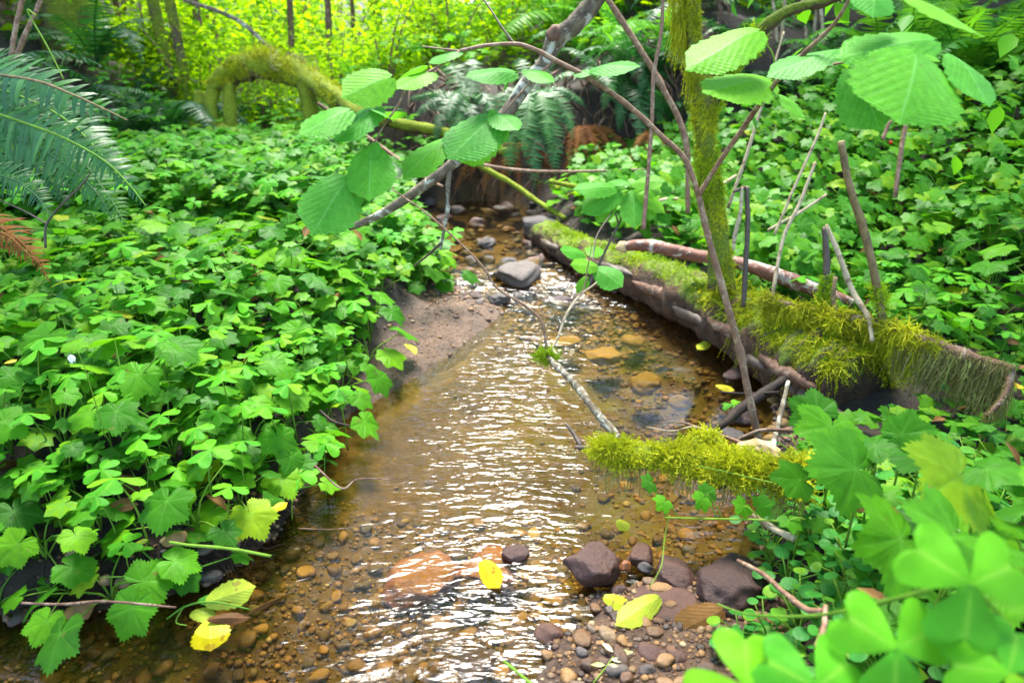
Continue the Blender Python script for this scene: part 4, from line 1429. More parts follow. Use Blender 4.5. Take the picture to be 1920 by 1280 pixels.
def build_small_hazel():
    root = thing('hazel_sapling', 'small leafy hazel sapling in front of the far bank left of mossy trunk', 'sapling')
    tube('stem', px_path([(1100, 545, 1.95), (1130, 480, 1.95), (1160, 420, 1.94), (1185, 365, 1.93)]), [.005, .004, .003, .002], M['darktwig'], root, 7, 24, .05, 1)
    tube('twig', px_path([(1160, 420, 1.94), (1150, 395, 1.93), (1120, 360, 1.92)]), [.003, .002, .0015], M['darktwig'], root, 6, 12, .05, 2)
    for (b, t, h, k, w) in [((1150, 352, 1.92), (1075, 350, 1.88), (0, -.5, .9), 0, .7), ((1160, 362, 1.93), (1092, 388, 1.88), (0, -.6, .8), 1, .7),
                            ((1190, 345, 1.92), (1245, 330, 1.88), (0, -.5, .9), 1, .8), ((1188, 362, 1.93), (1190, 424, 1.88), (0, -.8, .6), 0, .8),
                            ((1200, 365, 1.93), (1250, 386, 1.89), (.2, -.6, .8), 2, .7), ((1175, 345, 1.92), (1140, 330, 1.95), (0, -.4, .9), 2, .8),
                            ((1215, 360, 1.93), (1222, 410, 1.9), (.1, -.8, .5), 1, .6), ((1150, 385, 1.93), (1118, 415, 1.9), (0, -.7, .7), 0, .7),
                            ((1120, 505, 1.7), (1168, 535, 1.66), (.1, -.75, .65), 0, .95), ((1118, 500, 1.7), (1075, 490, 1.66), (0, -.6, .8), 1, .8),
                            ((1112, 480, 1.72), (1118, 450, 1.76), (0, -.5, .8), 2, .9), ((1095, 478, 1.72), (1052, 465, 1.68), (0, -.5, .8), 0, .8),
                            ((1100, 520, 1.7), (1085, 545, 1.67), (0, -.6, .8), 2, .7)]:
        hazel_leaf(root, b, t, h, k, w)
    tube('twig', px_path([(1045, 620, 1.66), (1080, 560, 1.69), (1112, 510, 1.70), (1112, 480, 1.72), (1120, 440, 1.8), (1150, 395, 1.93)]), [.003, .0028, .0025, .002, .002, .0018], M['darktwig'], root, 6, 22, .05, 2)
    rebase(root, P(1100, 545, 1.95))


build_small_hazel()


def simple_twig(name, pts, radii, mat, label, cat='twig', knots=.2, segs=7):
    path = spline(px_path(pts), 9 * len(pts))
    base = path[0].copy()
    V, T = tube_arr(path - base, radii, segs, .06, len(label), knots)
    return tag(link(name, mk_mesh(name, V, T, None, True, M[mat]), None, base), label, cat)


simple_twig('hanging_twig', [(1243, -20, 1.5), (1240, 60, 1.5), (1226, 140, 1.5), (1222, 230, 1.5), (1214, 340, 1.5), (1206, 430, 1.5)], [.0035, .004, .0045, .0042, .0045, .005], 'twig', 'long thin reddish twig hanging straight down left of mossy trunk')
simple_twig('leaning_sapling', [(1290, 400, 2.3), (1285, 260, 2.3), (1240, 160, 2.3), (1205, 100, 2.3), (1140, 0, 2.3), (1080, -90, 2.3)], [.008, .010, .0105, .010, .010, .009], 'twig', 'bare brown stem leaning left behind the mossy trunk', 'stem')
simple_twig('thin_twig', [(700, 330, 1.6), (760, 372, 1.6), (800, 400, 1.6), (862, 455, 1.6), (905, 500, 1.6), (932, 540, 1.6), (980, 570, 1.6), (1010, 595, 1.6), (1020, 620, 1.6), (1026, 662, 1.6)], [.0015, .002, .0025, .003, .0035, .004], 'twig', 'long thin reddish twig running from the limb down to the moss tuft')
simple_twig('thin_twig', [(1026, 668, 1.6), (1045, 635, 1.62), (1062, 590, 1.64), (1085, 556, 1.66), (1112, 535, 1.68), (1130, 520, 1.7)], [.004, .0035, .0032, .003, .0025, .002], 'palestick', 'pale forked twig rising right from the moss tuft above water')
simple_twig('thin_twig', [(1080, 556, 1.66), (1095, 540, 1.66), (1102, 500, 1.66), (1110, 460, 1.66)], [.002, .0018, .0014, .001], 'twig', 'fine upright twig crossing the pale forked twig')


def build_pole():
    root = thing('leaning_branch', 'pale spotted branch leaning out over the pool with a moss tuft', 'branch')
    path = spline(px_path([(1162, 824, 1.36), (1120, 775, 1.40), (1080, 722, 1.46), (1048, 690, 1.53), (1026, 668, 1.60)]), 40)
    V, T = tube_arr(path, [.0085, .008, .0075, .007, .006], 10, .08, 3, .22)
    link('stem', mk_mesh('stem', V, T, None, True, M['greybark']), root)
    a = Acc()
    n = 420
    c = np.array(P(1024, 668, 1.60))
    q = c + rng.normal(0, .009, (n, 3)) * [1.2, 1, .8]
    a.add(SPRIG, frames(rng.normal(size=(n, 3)) + [0, 0, .2], rng.normal(size=(n, 3)), rng.uniform(.012, .024, n)), q)
    moss_part(root, a, 'mossgreen', 'moss_tuft')
    rebase(root, path[0])


build_pole()


def build_short_log():
    root = thing('mossy_branch', 'short broken moss covered branch jutting into the pool from right bank', 'branch')
    path = spline(px_path([(1112, 840, 1.30), (1170, 856, 1.27), (1262, 862, 1.23), (1345, 880, 1.20), (1430, 884, 1.16), (1520, 905, 1.12)]), 50)
    rad = [.009, .022, .017, .030, .022, .034]
    V, T = tube_arr(path, rad, 16, .1, 7, .1)
    link('stem', mk_mesh('stem', V, T, None, True, M['mosslog']), root)
    b = spline(px_path([(1290, 862, 1.235), (1310, 838, 1.24), (1335, 830, 1.25)]), 12)
    V, T = tube_arr(b, [.022, .022, .012], 12, .12, 8)
    link('stub', mk_mesh('stub', V, T, None, True, M['mosslog']), root)
    sp = spline(px_path([(1380, 850, 1.23), (1425, 838, 1.22), (1462, 850, 1.20)]), 10)
    V, T = tube_arr(sp, [.010, .018, .006], 9, .3, 9)
    link('split_wood', mk_mesh('split_wood', V, T, None, False, M['rawwood']), root)
    a = Acc()
    pos, nr, tan = tube_surface(path, rad, 5500, -1.7, 1.7, 0, 1)
    k = nz(pos[:, 0], pos[:, 1], 40, 2) + rng.normal(0, .4, len(pos)) > -.6
    moss_on(a, pos[k], nr[k], tan[k], .008, .034, 1.2, .25)
    pos, nr, tan = tube_surface(b, [.024] * 2, 1100, -3.1, 3.1, 0, 1)
    moss_on(a, pos, nr, tan, .008, .02, 1.0, .1)
    moss_part(root, a, 'moss')
    a = Acc()
    pos, nr, tan = tube_surface(path, rad, 420, 1.2, 5.0, 0, 1)
    strands_on(a, pos, .02, .08, .4)
    moss_part(root, a, 'mossdry', 'hanging_moss')
    tube('twig', px_path([(1078, 838, 1.31), (1095, 840, 1.305), (1125, 845, 1.30)]), [.004, .0055, .007], M['darktwig'], root, 7, 10, .1, 2)
    tube('twig', px_path([(1062, 795, 1.34), (1075, 812, 1.33), (1090, 838, 1.31)]), [.003, .004, .005], M['darktwig'], root, 7, 10, .1, 2)
    rebase(root, path[20])


build_short_log()
simple_twig('dry_twig', [(1500, 874, 1.16), (1440, 850, 1.20), (1380, 826, 1.25), (1330, 808, 1.28), (1275, 790, 1.30)], [.0045, .004, .0035, .003, .002], 'twig', 'orange brown dry twig pointing left over the short mossy branch')
simple_twig('dry_twig', [(1345, 812, 1.27), (1300, 800, 1.28), (1260, 808, 1.30), (1212, 800, 1.32)], [.002, .002, .0016, .001], 'palestick', 'thin pale twig tip reaching over the pool edge')
simple_twig('dry_twig', [(1530, 812, 1.25), (1470, 806, 1.27), (1420, 808, 1.29), (1370, 830, 1.28)], [.004, .004, .0035, .002], 'brownbark', 'brown twig lying across the shore behind the dry twig')
simple_twig('grey_stick', [(1478, 715, 1.5), (1465, 770, 1.42), (1448, 842, 1.33)], [.004, .005, .0055], 'greybark', 'pale grey stick lying on the stony shore below the log')
simple_twig('black_root', [(1470, 712, 1.52), (1430, 738, 1.48), (1390, 765, 1.44), (1355, 795, 1.38), (1322, 812, 1.34)], [.010, .012, .011, .008, .005], 'root', 'thick wet black root reaching from the log into the pool', 'root')
simple_twig('black_root', [(1460, 735, 1.47), (1400, 738, 1.47), (1350, 735, 1.48)], [.003, .003, .002], 'root', 'thin dark root beside the thick black root', 'root')
simple_twig('curved_twig', [(1383, 1050, .98), (1430, 1075, .93), (1470, 1110, .88), (1512, 1142, .84), (1540, 1145, .82)], [.0025, .0032, .0035, .004, .004], 'twig', 'bent reddish twig curving over the broad dark rock')
simple_twig('curved_twig', [(1548, 1135, .82), (1545, 1175, .80), (1532, 1215, .78)], [.0032, .0036, .004], 'twig', 'short upright brown twig among small round leaves')
simple_twig('curved_twig', [(1412, 965, 1.0), (1450, 990, .97), (1490, 1010, .95)], [.004, .0045, .005], 'palestick', 'short pale twig under the bank behind the leaf runner')
simple_twig('green_runner', [(1245, 970, 1.06), (1330, 972, 1.02), (1420, 974, .98), (1500, 980, .95)], [.0012, .0014, .0016, .0018], 'stem', 'green runner stretching left over the water carrying small lobed leaves', 'runner', 0)
simple_twig('green_runner', [(1160, 838, 1.29), (1260, 862, 1.22), (1360, 884, 1.15), (1450, 905, 1.10)], [.0009, .001, .0012, .0014], 'stem', 'thin yellow green stem lying along the short mossy branch', 'runner', 0)
simple_twig('green_runner', [(1255, 965, 1.06), (1246, 1010, 1.05), (1240, 1060, 1.02), (1218, 1100, 1.0)], [.0009, .0009, .0008, .0006], 'stem', 'fine stem dangling from the runner towards the maroon cobble', 'runner', 0)
simple_twig('green_runner', [(1345, 1132, .78), (1400, 1150, .72), (1500, 1155, .64), (1600, 1142, .57), (1745, 1105, .48)], [.0008, .0011, .0013, .0015, .0016], 'stem', 'blurred hairy runner stretched across the small leaves at lower right', 'runner', .3)
simple_twig('cut_stem', [(318, 1016, 1.05), (360, 1022, 1.04), (430, 1028, 1.02), (508, 1042, 1.0)], [.0022, .0024, .0024, .0022], 'stem', 'single cut green stem lying across the dark roots of left bank', 'stem', 0)
simple_twig('cut_stem', [(944, 1238, .88), (965, 1255, .86), (1000, 1285, .83)], [.0018, .0019, .002], 'stem', 'short green stem floating at the bottom edge', 'stem', 0)
simple_twig('thin_root', [(40, 1130, 1.0), (120, 1132, 1.0), (200, 1127, .99), (330, 1138, .98)], [.0016, .002, .002, .0014], 'brownbark', 'long thin brown root hanging along the foot of left bank', 'root')
simple_twig('thin_root', [(560, 990, 1.10), (620, 992, 1.09), (690, 985, 1.08)], [.0008, .0009, .0006], 'brownbark', 'hair thin root trailing over water by the leaf at bank edge', 'root')
simple_twig('thin_root', [(590, 872, 1.2), (640, 915, 1.18), (672, 898, 1.2), (740, 898, 1.2)], [.0016, .0016, .0014, .001], 'brownbark', 'thin bent twig dipping into the water at left bank', 'root')
simple_twig('thin_root', [(600, 770, 1.4), (625, 790, 1.38), (655, 798, 1.37)], [.003, .003, .002], 'root', 'small black root at the lower tip of the sand bar', 'root')
simple_twig('dark_twig', [(85, 465, 1.6), (88, 420, 1.6), (120, 380, 1.6), (155, 345, 1.6), (172, 320, 1.6)], [.003, .0028, .0024, .002, .001], 'darktwig', 'dark forked twig standing among leaves left below the fern')
simple_twig('dark_twig', [(88, 420, 1.6), (50, 398, 1.6), (0, 375, 1.6)], [.0022, .002, .0012], 'darktwig', 'dark side twig running out of the left picture edge')
simple_twig('grass_stem', [(120, 150, 1.4), (90, 90, 1.4), (52, 22, 1.4), (68, 30, 1.4)], [.0012, .0016, .0018, .002], 'stem', 'bent pale green stalk hanging over the fern at upper left', 'stem', 0)


# ------------------------------------------------------------------ sword ferns
def pinna_tpl(droop=0.2):
    """narrow toothed blade along +X from the origin, length 1"""
    V = np.array([(0, -.07, 0), (.02, .13, .0), (.12, -.085, .01), (.14, .085, .012), (.5, -.065, -.02 - droop * .25), (.5, .07, -.015 - droop * .25), (.82, -.03, -droop * .7), (.80, .045, -droop * .7), (1, .05, -droop)], float)
    T = np.array([(0, 2, 1), (1, 2, 3), (2, 4, 3), (3, 4, 5), (4, 6, 5), (5, 6, 7), (6, 8, 7)])
    return V, T


def frond_arr(path, upv, npair=32, wid=0.17, droop=0.2, seed=0, ragged=0.0, tipk=.75):
    """rachis path (n,3) -> list of (matrix cols x,y,z, origin, scale) for the pinnae, plus the rachis"""
    r_ = np.random.default_rng(seed)
    path = np.asarray(path, float)
    seg = np.linalg.norm(np.diff(path, axis=0), axis=1); cum = np.concatenate([[0], np.cumsum(seg)]); L = cum[-1]
    out = []
    for i in range(npair):
        t = 0.10 + 0.90 * (i + .5) / npair
        prof = np.interp(t, [.1, .2, .35, .6, .85, 1.0], [.72, .95, 1.0, .78, .38, .05])
        p = np.array([np.interp(t * L, cum, path[:, k]) for k in range(3)])
        q = np.array([np.interp(min(t + .02, 1.0) * L + (0 if t < .98 else .001), cum, path[:, k]) for k in range(3)])
        p0 = np.array([np.interp(max(t - .02, 0) * L, cum, path[:, k]) for k in range(3)])
        f = q - p0; f /= max(np.linalg.norm(f), 1e-9)
        u = np.asarray(upv, float); s = np.cross(f, u); s /= max(np.linalg.norm(s), 1e-9); z = np.cross(s, f)
        for sg in (1, -1):
            ln = wid * L * prof * r_.uniform(.9, 1.08)
            if ragged and r_.random() < ragged:
                ln *= r_.uniform(.25, .7)
            x = s * sg * .95 + f * (.22 + .5 * (t > .9) + r_.normal(0, .07)) + z * r_.normal(-.03, .13); x /= np.linalg.norm(x)
            y = np.cross(z, x); y /= np.linalg.norm(y); zz = np.cross(x, y)
            if sg < 0:
                y = -y; 
            out.append((np.stack([x, y * r_.uniform(.8, 1.15) * np.clip(0.9 * L / npair * 0.74 / (0.16 * max(ln, 1e-4)), .4, 2.2), zz], 1) * ln, p, sg))
    return out, path, L


def frond_mesh(path, upv, mat, npair=32, wid=.17, droop=.2, seed=0, name='frond', rr=.006, ragged=0.0):
    pin, path, L = frond_arr(path, upv, npair, wid, droop, seed, ragged)
    tV, tT = pinna_tpl(droop)
    Vs, Ts, R = [], [], []
    n = 0
    for Mx, p, sg in pin:
        Vs.append(tV @ Mx.T + p)
        Ts.append((tT if sg > 0 else tT[:, ::-1]) + n); n += len(tV)
    V, T = tube_arr(path, [rr * L, rr * L * .7, rr * L * .25], 4, 0, 0)
    Vs.append(V); Ts.append(T + n)
    return mk_mesh(name, np.vstack(Vs), np.vstack(Ts), None, True, mat)


def arc_path(length, a0, a1, n=22, side=0.0):
    """frond path in the YZ plane rising at a0 and bending to a1 (radians)"""
    t = np.linspace(0, 1, n)
    a = a0 + (a1 - a0) * t ** 1.2
    ds = length / (n - 1)
    y = np.concatenate([[0], np.cumsum(np.cos(a[:-1]) * ds)]); z = np.concatenate([[0], np.cumsum(np.sin(a[:-1]) * ds)])
    return np.stack([side * t * t * length, y, z], 1)


FR = {}
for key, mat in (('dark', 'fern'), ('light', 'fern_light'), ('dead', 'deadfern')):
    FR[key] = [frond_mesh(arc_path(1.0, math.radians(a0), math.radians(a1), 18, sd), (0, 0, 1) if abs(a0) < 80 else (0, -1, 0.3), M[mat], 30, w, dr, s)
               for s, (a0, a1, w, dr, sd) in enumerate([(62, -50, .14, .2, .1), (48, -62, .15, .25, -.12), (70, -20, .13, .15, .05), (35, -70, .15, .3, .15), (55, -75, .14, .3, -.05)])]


def fern(loc, size, n, kind, label, seed, group=None, az=(0, 6.283), name='sword_fern', tilt=0.0):
    r_ = random.Random(seed)
    root = thing(name, label, 'fern', loc, group)
    for i in range(n):
        a = az[0] + (az[1] - az[0]) * (i + r_.uniform(.1, .9)) / n
        o = link('frond', FR[kind][r_.randrange(5)], root)
        s = size * r_.uniform(.75, 1.1)
        o.scale = (s, s, s)
        o.rotation_euler = (r_.uniform(-.25, .2) + tilt, r_.uniform(-.15, .15), a)
    return root


def hero_fern():
    root = thing('sword_fern', 'big sword fern whose long fronds reach in from the left edge', 'fern')
    tV, tT = pinna_tpl(.3)
    pm = mk_mesh('pinna', tV, tT, None, True, M['fern'])
    pl = mk_mesh('pinna', tV, tT[:, ::-1], None, True, M['fern'])
    # the two long fronds in front: each blade a piece of its own
    H = [([(-170, 130, 1.55), (-60, 135, 1.5), (60, 150, 1.45), (130, 175, 1.42), (190, 202, 1.4), (240, 226, 1.38)], 26, .13, .35),
         ([(-160, 190, 1.5), (-40, 205, 1.47), (60, 236, 1.44), (130, 264, 1.41), (200, 305, 1.39), (245, 350, 1.38), (275, 388, 1.37)], 46, .145, .06),
         ([(-150, 210, 1.7), (-20, 170, 1.72), (60, 190, 1.7), (130, 230, 1.66), (190, 290, 1.62), (232, 345, 1.6)], 40, .155, .06)]
    for k, (pp, npair, wid, rag) in enumerate(H):
        path = spline(px_path(pp), 40)
        pin, path, L = frond_arr(path, (0.1, -.75, .65), npair, wid, .3, k + 3, rag)
        V, T = tube_arr(path, [.0035, .0028, .0010], 6, .03, 0)
        fr = link('frond', mk_mesh('frond', V, T, None, True, M['stick' if k == 0 else 'stem']), root)
        for Mx, p, sg in pin:
            o = link('pinna', pm if sg > 0 else pl, fr)
            m4 = Matrix(((Mx[0, 0], Mx[0, 1], Mx[0, 2], p[0]), (Mx[1, 0], Mx[1, 1], Mx[1, 2], p[1]), (Mx[2, 0], Mx[2, 1], Mx[2, 2], p[2]), (0, 0, 0, 1)))
            o.matrix_basis = m4
    back = [[(-120, 260, 1.75), (0, 215, 1.78), (60, 235, 1.76), (110, 300, 1.72), (130, 360, 1.7)],
            [(-120, 300, 1.7), (20, 262, 1.72), (110, 300, 1.68), (180, 360, 1.64), (210, 410, 1.62)],
            [(-100, 320, 1.8), (30, 300, 1.8), (90, 330, 1.78), (130, 390, 1.75)],
            [(-140, 120, 1.8), (-20, 110, 1.85), (60, 150, 1.85), (110, 200, 1.83)],
            [(-120, 330, 1.6), (0, 330, 1.6), (60, 360, 1.58), (100, 410, 1.56)],
            [(-120, 230, 1.9), (60, 240, 1.95), (150, 300, 1.95), (205, 370, 1.93), (235, 420, 1.9)]]
    for k, pp in enumerate(back):
        link('frond', frond_mesh(spline(px_path(pp), 26), (0.1, -.7, .7), M['fern'], 40, .17, .3, 30 + k, ragged=.05), root)
    rebase(root, P(-190, 330, 1.7))


hero_fern()

# dead brown frond hanging at the left edge
def dead_frond():
    root = thing('dead_fern_frond', 'curled rust brown dead fern frond at the left edge', 'fern')
    path = spline(px_path([(-60, 380, 1.25), (0, 425, 1.22), (40, 455, 1.2), (70, 490, 1.19), (95, 530, 1.18)]), 24)
    link('frond', frond_mesh(path, (0.2, -.8, .5), M['deadfern'], 26, .13, .9, 9, rr=.012, ragged=.3), root)
    path = spline(px_path([(-40, 430, 1.22), (10, 440, 1.2), (45, 470, 1.19), (80, 500, 1.18)]), 20)
    link('frond', frond_mesh(path, (0.4, -.5, .6), M['deadfern'], 22, .14, .9, 10, rr=.012, ragged=.3), root)
    rebase(root, path[0])


dead_frond()


def gp(px, py, zguess=0.25, it=6):
    """point of the ground under a pixel (fixed-point search)"""
    z = zguess
    for _ in range(it):
        p = PZ(px, py, min(z, CH - .03))
        z = .5 * z + .5 * hz(p.x, p.y)
    return Vector((p.x, p.y, hz(p.x, p.y)))


# ferns of the far bank and the slopes: (x, y, size, fronds, kind, label)
def on(x, y, dz=0.0):
    return Vector((x, y, hz(x, y) + dz))


def px_fern(c, tips, mat, label, seed, wid=.15, name='sword_fern', rise=26, droop=.25):
    root = thing(name, label, 'fern')
    r_ = random.Random(seed)
    for k, (tx, ty, td) in enumerate(tips):
        mx, my = c[0] + (tx - c[0]) * .45, min(c[1], ty) + (ty - c[1]) * .12 - rise * r_.uniform(.3, 1)
        m2x, m2y = c[0] + (tx - c[0]) * .85, my + (ty - my) * .5
        path = spline(px_path([c, (mx, my, c[2] + (td - c[2]) * .5), (m2x, m2y, c[2] + (td - c[2]) * .85), (tx, ty, td)]), 24)
        link('frond', frond_mesh(path, (0.05, -.75, .65), M[mat], 28, wid * r_.uniform(.85, 1.15), droop, seed * 20 + k), root)
    rebase(root, P(*c))


px_fern((1000, 185, 3.55), [(955, 330, 3.35), (1002, 362, 3.3), (1042, 335, 3.35), (925, 300, 3.4), (1075, 265, 3.4), (1100, 205, 3.5), (900, 235, 3.45), (985, 300, 3.3), (1030, 280, 3.3), (1060, 130, 3.8), (950, 130, 3.8)], 'fern', 'large sword fern hanging over the far bank behind the leaning limb', 2)
px_fern((880, 195, 3.6), [(775, 225, 3.5), (815, 268, 3.4), (850, 300, 3.4), (885, 310, 3.4), (760, 190, 3.6), (930, 250, 3.4), (840, 230, 3.4), (900, 140, 3.9), (810, 150, 3.9)], 'fern', 'blue green sword fern drooping over far bank, left of the leaning limb', 3)
px_fern((740, 320, 3.2), [(650, 350, 3.0), (690, 372, 2.95), (735, 380, 2.95), (780, 370, 3.0), (640, 320, 3.2)], 'fern', 'small sword fern low between the far bank and the hazel leaves', 5)
px_fern((1195, 160, 3.7), [(1130, 210, 3.5), (1160, 250, 3.5), (1200, 270, 3.4), (1240, 240, 3.5), (1260, 200, 3.6), (1110, 160, 3.7)], 'fern', 'sword fern on far bank next to the rusty dead fronds', 6)
px_fern((1090, 235, 3.65), [(1060, 372, 3.4), (1098, 392, 3.38), (1132, 380, 3.4), (1162, 350, 3.45), (1195, 320, 3.5), (1080, 330, 3.4), (1120, 330, 3.4), (1150, 300, 3.45)], 'deadfern', 'rusty brown dead fern skirt hanging on the far bank', 7, .075, 'dead_fern', 10, .6)
px_fern((960, 270, 3.6), [(905, 372, 3.4), (940, 388, 3.4), (975, 392, 3.4), (1015, 390, 3.4), (880, 345, 3.45), (1050, 375, 3.45), (850, 372, 3.42), (915, 340, 3.4), (955, 350, 3.4), (835, 340, 3.45)], 'deadfern', 'brown dead fern skirt under the large hanging fern', 8, .075, 'dead_fern', 10, .6)
px_fern((1230, 250, 3.5), [(1180, 330, 3.3), (1215, 350, 3.3), (1250, 340, 3.3)], 'deadfern', 'brown dead fern clump right end of the far bank', 9, .075, 'dead_fern', 10, .6)
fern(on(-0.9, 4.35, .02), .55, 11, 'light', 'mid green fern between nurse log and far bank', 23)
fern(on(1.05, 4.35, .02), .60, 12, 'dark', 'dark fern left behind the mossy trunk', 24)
def ray_ground(px, py):
    for d in np.arange(.6, 9, .03):
        p = P(px, py, d)
        if p.z < hz(p.x, p.y):
            break
    return Vector((p.x, p.y, hz(p.x, p.y)))


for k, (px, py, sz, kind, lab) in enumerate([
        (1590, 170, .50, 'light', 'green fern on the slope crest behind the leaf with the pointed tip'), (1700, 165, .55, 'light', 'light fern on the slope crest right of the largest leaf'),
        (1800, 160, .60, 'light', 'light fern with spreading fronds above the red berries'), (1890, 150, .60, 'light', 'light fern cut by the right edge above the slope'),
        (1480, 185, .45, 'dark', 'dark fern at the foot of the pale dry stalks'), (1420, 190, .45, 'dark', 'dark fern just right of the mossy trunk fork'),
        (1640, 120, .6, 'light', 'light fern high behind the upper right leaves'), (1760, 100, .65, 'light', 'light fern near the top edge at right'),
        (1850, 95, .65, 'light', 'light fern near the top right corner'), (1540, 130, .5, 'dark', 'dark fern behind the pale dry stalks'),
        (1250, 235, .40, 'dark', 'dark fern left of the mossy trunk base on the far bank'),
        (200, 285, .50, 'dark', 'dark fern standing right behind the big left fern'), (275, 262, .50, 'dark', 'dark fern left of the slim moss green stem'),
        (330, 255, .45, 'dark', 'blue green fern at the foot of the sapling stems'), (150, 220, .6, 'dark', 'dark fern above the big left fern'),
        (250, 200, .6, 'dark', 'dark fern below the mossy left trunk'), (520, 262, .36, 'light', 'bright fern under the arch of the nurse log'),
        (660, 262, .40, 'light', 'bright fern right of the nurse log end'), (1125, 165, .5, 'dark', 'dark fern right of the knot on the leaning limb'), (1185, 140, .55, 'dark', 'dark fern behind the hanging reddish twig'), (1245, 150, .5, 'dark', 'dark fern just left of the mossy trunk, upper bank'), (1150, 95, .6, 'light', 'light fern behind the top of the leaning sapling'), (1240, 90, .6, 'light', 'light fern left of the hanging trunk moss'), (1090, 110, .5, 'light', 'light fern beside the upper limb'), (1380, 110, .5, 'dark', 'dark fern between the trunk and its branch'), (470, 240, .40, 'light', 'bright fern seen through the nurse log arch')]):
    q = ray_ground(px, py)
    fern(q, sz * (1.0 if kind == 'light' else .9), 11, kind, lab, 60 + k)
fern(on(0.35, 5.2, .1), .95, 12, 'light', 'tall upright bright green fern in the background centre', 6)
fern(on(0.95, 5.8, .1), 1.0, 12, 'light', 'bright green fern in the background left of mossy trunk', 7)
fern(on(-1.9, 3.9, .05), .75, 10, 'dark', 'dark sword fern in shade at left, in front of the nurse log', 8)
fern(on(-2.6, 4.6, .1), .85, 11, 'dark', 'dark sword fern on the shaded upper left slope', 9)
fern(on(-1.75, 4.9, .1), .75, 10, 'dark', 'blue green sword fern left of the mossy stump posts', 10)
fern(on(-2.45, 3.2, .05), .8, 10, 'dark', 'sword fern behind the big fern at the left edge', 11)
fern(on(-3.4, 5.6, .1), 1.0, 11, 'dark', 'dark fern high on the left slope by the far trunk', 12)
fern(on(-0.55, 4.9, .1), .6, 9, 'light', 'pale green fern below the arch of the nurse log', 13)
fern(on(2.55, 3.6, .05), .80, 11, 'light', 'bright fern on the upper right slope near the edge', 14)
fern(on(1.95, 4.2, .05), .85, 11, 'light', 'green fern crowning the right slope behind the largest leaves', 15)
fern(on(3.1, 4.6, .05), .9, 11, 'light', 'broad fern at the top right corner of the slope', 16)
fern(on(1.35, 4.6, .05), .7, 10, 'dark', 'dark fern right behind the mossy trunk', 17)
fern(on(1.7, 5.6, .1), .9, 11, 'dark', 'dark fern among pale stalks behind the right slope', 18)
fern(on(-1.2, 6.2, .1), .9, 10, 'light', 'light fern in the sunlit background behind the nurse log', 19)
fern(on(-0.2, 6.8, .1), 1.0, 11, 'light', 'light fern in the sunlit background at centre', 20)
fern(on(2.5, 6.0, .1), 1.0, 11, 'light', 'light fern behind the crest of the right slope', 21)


# ------------------------------------------------------------------ ground plants: one template per look, copied in a loop
def plant_template(seed, kind, nleaf, h0, h1, size, spread=.06, tiltf=.5):
    """returns stem mesh and list of (leaf mesh, matrix)"""
    r_ = random.Random(seed)
    V, T, n = [], [], 0
    leaves = []
    for i in range(nleaf):
        a = 2 * math.pi * (i + r_.uniform(.15, .85)) / nleaf
        h = r_.uniform(h0, h1)
        r = spread * r_.uniform(.3, 1.0)
        tip = Vector((math.cos(a) * r, math.sin(a) * r, h))
        mid = Vector((math.cos(a) * r * .25, math.sin(a) * r * .25, h * .6))
        v, t = tube_arr(spline([(0, 0, 0), mid, tip], 6), [.0019, .0015, .0010], 4, 0, 0)
        V.append(v); T.append(t + n); n += len(v)
        out = Vector((math.cos(a), math.sin(a), 0))
        dr = r_.uniform(.05, .5) * tiltf
        if kind == 'sorrel':
            nrm = (Vector((0, 0, 1)) + out * dr + Vector((r_.uniform(-.25, .25), r_.uniform(-.4, .1), 0))).normalized()
            yaw = r_.uniform(0, 6.28)
            b = Vector((math.cos(yaw), math.sin(yaw), 0)); b = (b - nrm * b.dot(nrm)).normalized(); c = nrm.cross(b)
            fold = r_.choice([0, 0, 1, 1, 2])
            pitch = r_.uniform(-.25, .15)
            s = size * r_.uniform(.75, 1.15)
            for k in range(3):
                an = k * 2 * math.pi / 3 + r_.uniform(-.08, .08)
                f = (b * math.cos(an) + c * math.sin(an) + nrm * pitch).normalized()
                x = f.cross(nrm).normalized(); z = x.cross(f)
                leaves.append((ME_LFT[fold], Matrix(((x.x * s, f.x * s, z.x * s, tip.x), (x.y * s, f.y * s, z.y * s, tip.y), (x.z * s, f.z * s, z.z * s, tip.z), (0, 0, 0, 1)))))
        else:
            nrm = (Vector((0, 0, 1)) + out * (dr + .15) + Vector((r_.uniform(-.25, .25), r_.uniform(-.5, .1), 0))).normalized()
            f = (out + Vector((r_.uniform(-.5, .5), r_.uniform(-.5, .5), 0))); f = (f - nrm * f.dot(nrm)).normalized()
            x = f.cross(nrm).normalized(); z = x.cross(f)
            s = size * r_.uniform(.55, 1.15)
            me = ME_RND if kind == 'round' else ME_PAL[r_.randrange(5)]
            leaves.append((me, Matrix(((x.x * s, f.x * s, z.x * s, tip.x), (x.y * s, f.y * s, z.y * s, tip.y), (x.z * s, f.z * s, z.z * s, tip.z), (0, 0, 0, 1)))))
    sm = mk_mesh('stem', np.vstack(V), np.vstack(T), None, True, M['stem'])
    return sm, leaves, ('leaflet' if kind == 'sorrel' else 'leaf')


TPL_P = [plant_template(100 + i, 'pal', 5, .04, .135, .068, .08) for i in range(10)]
TPL_PE = [plant_template(130 + i, 'pal', 6, .015, .075, .068, .105, 1.3) for i in range(6)]
TPL_O = [plant_template(160 + i, 'sorrel', 1, .095, .155, .036, .03) for i in range(10)]
TPL_R = [plant_template(190 + i, 'round', 9, .015, .06, .022, .045) for i in range(6)]


def put_plant(tpl, name, loc, rz, sc, label, cat, group, lean=None):
    sm, leaves, part = tpl
    root = thing(name, label, cat, loc, group, (lean[0], lean[1], rz) if lean else (0, 0, rz), sc)
    link('stem', sm, root)
    for me, mt in leaves:
        o = link(part, me, root)
        o.matrix_basis = mt
    return root


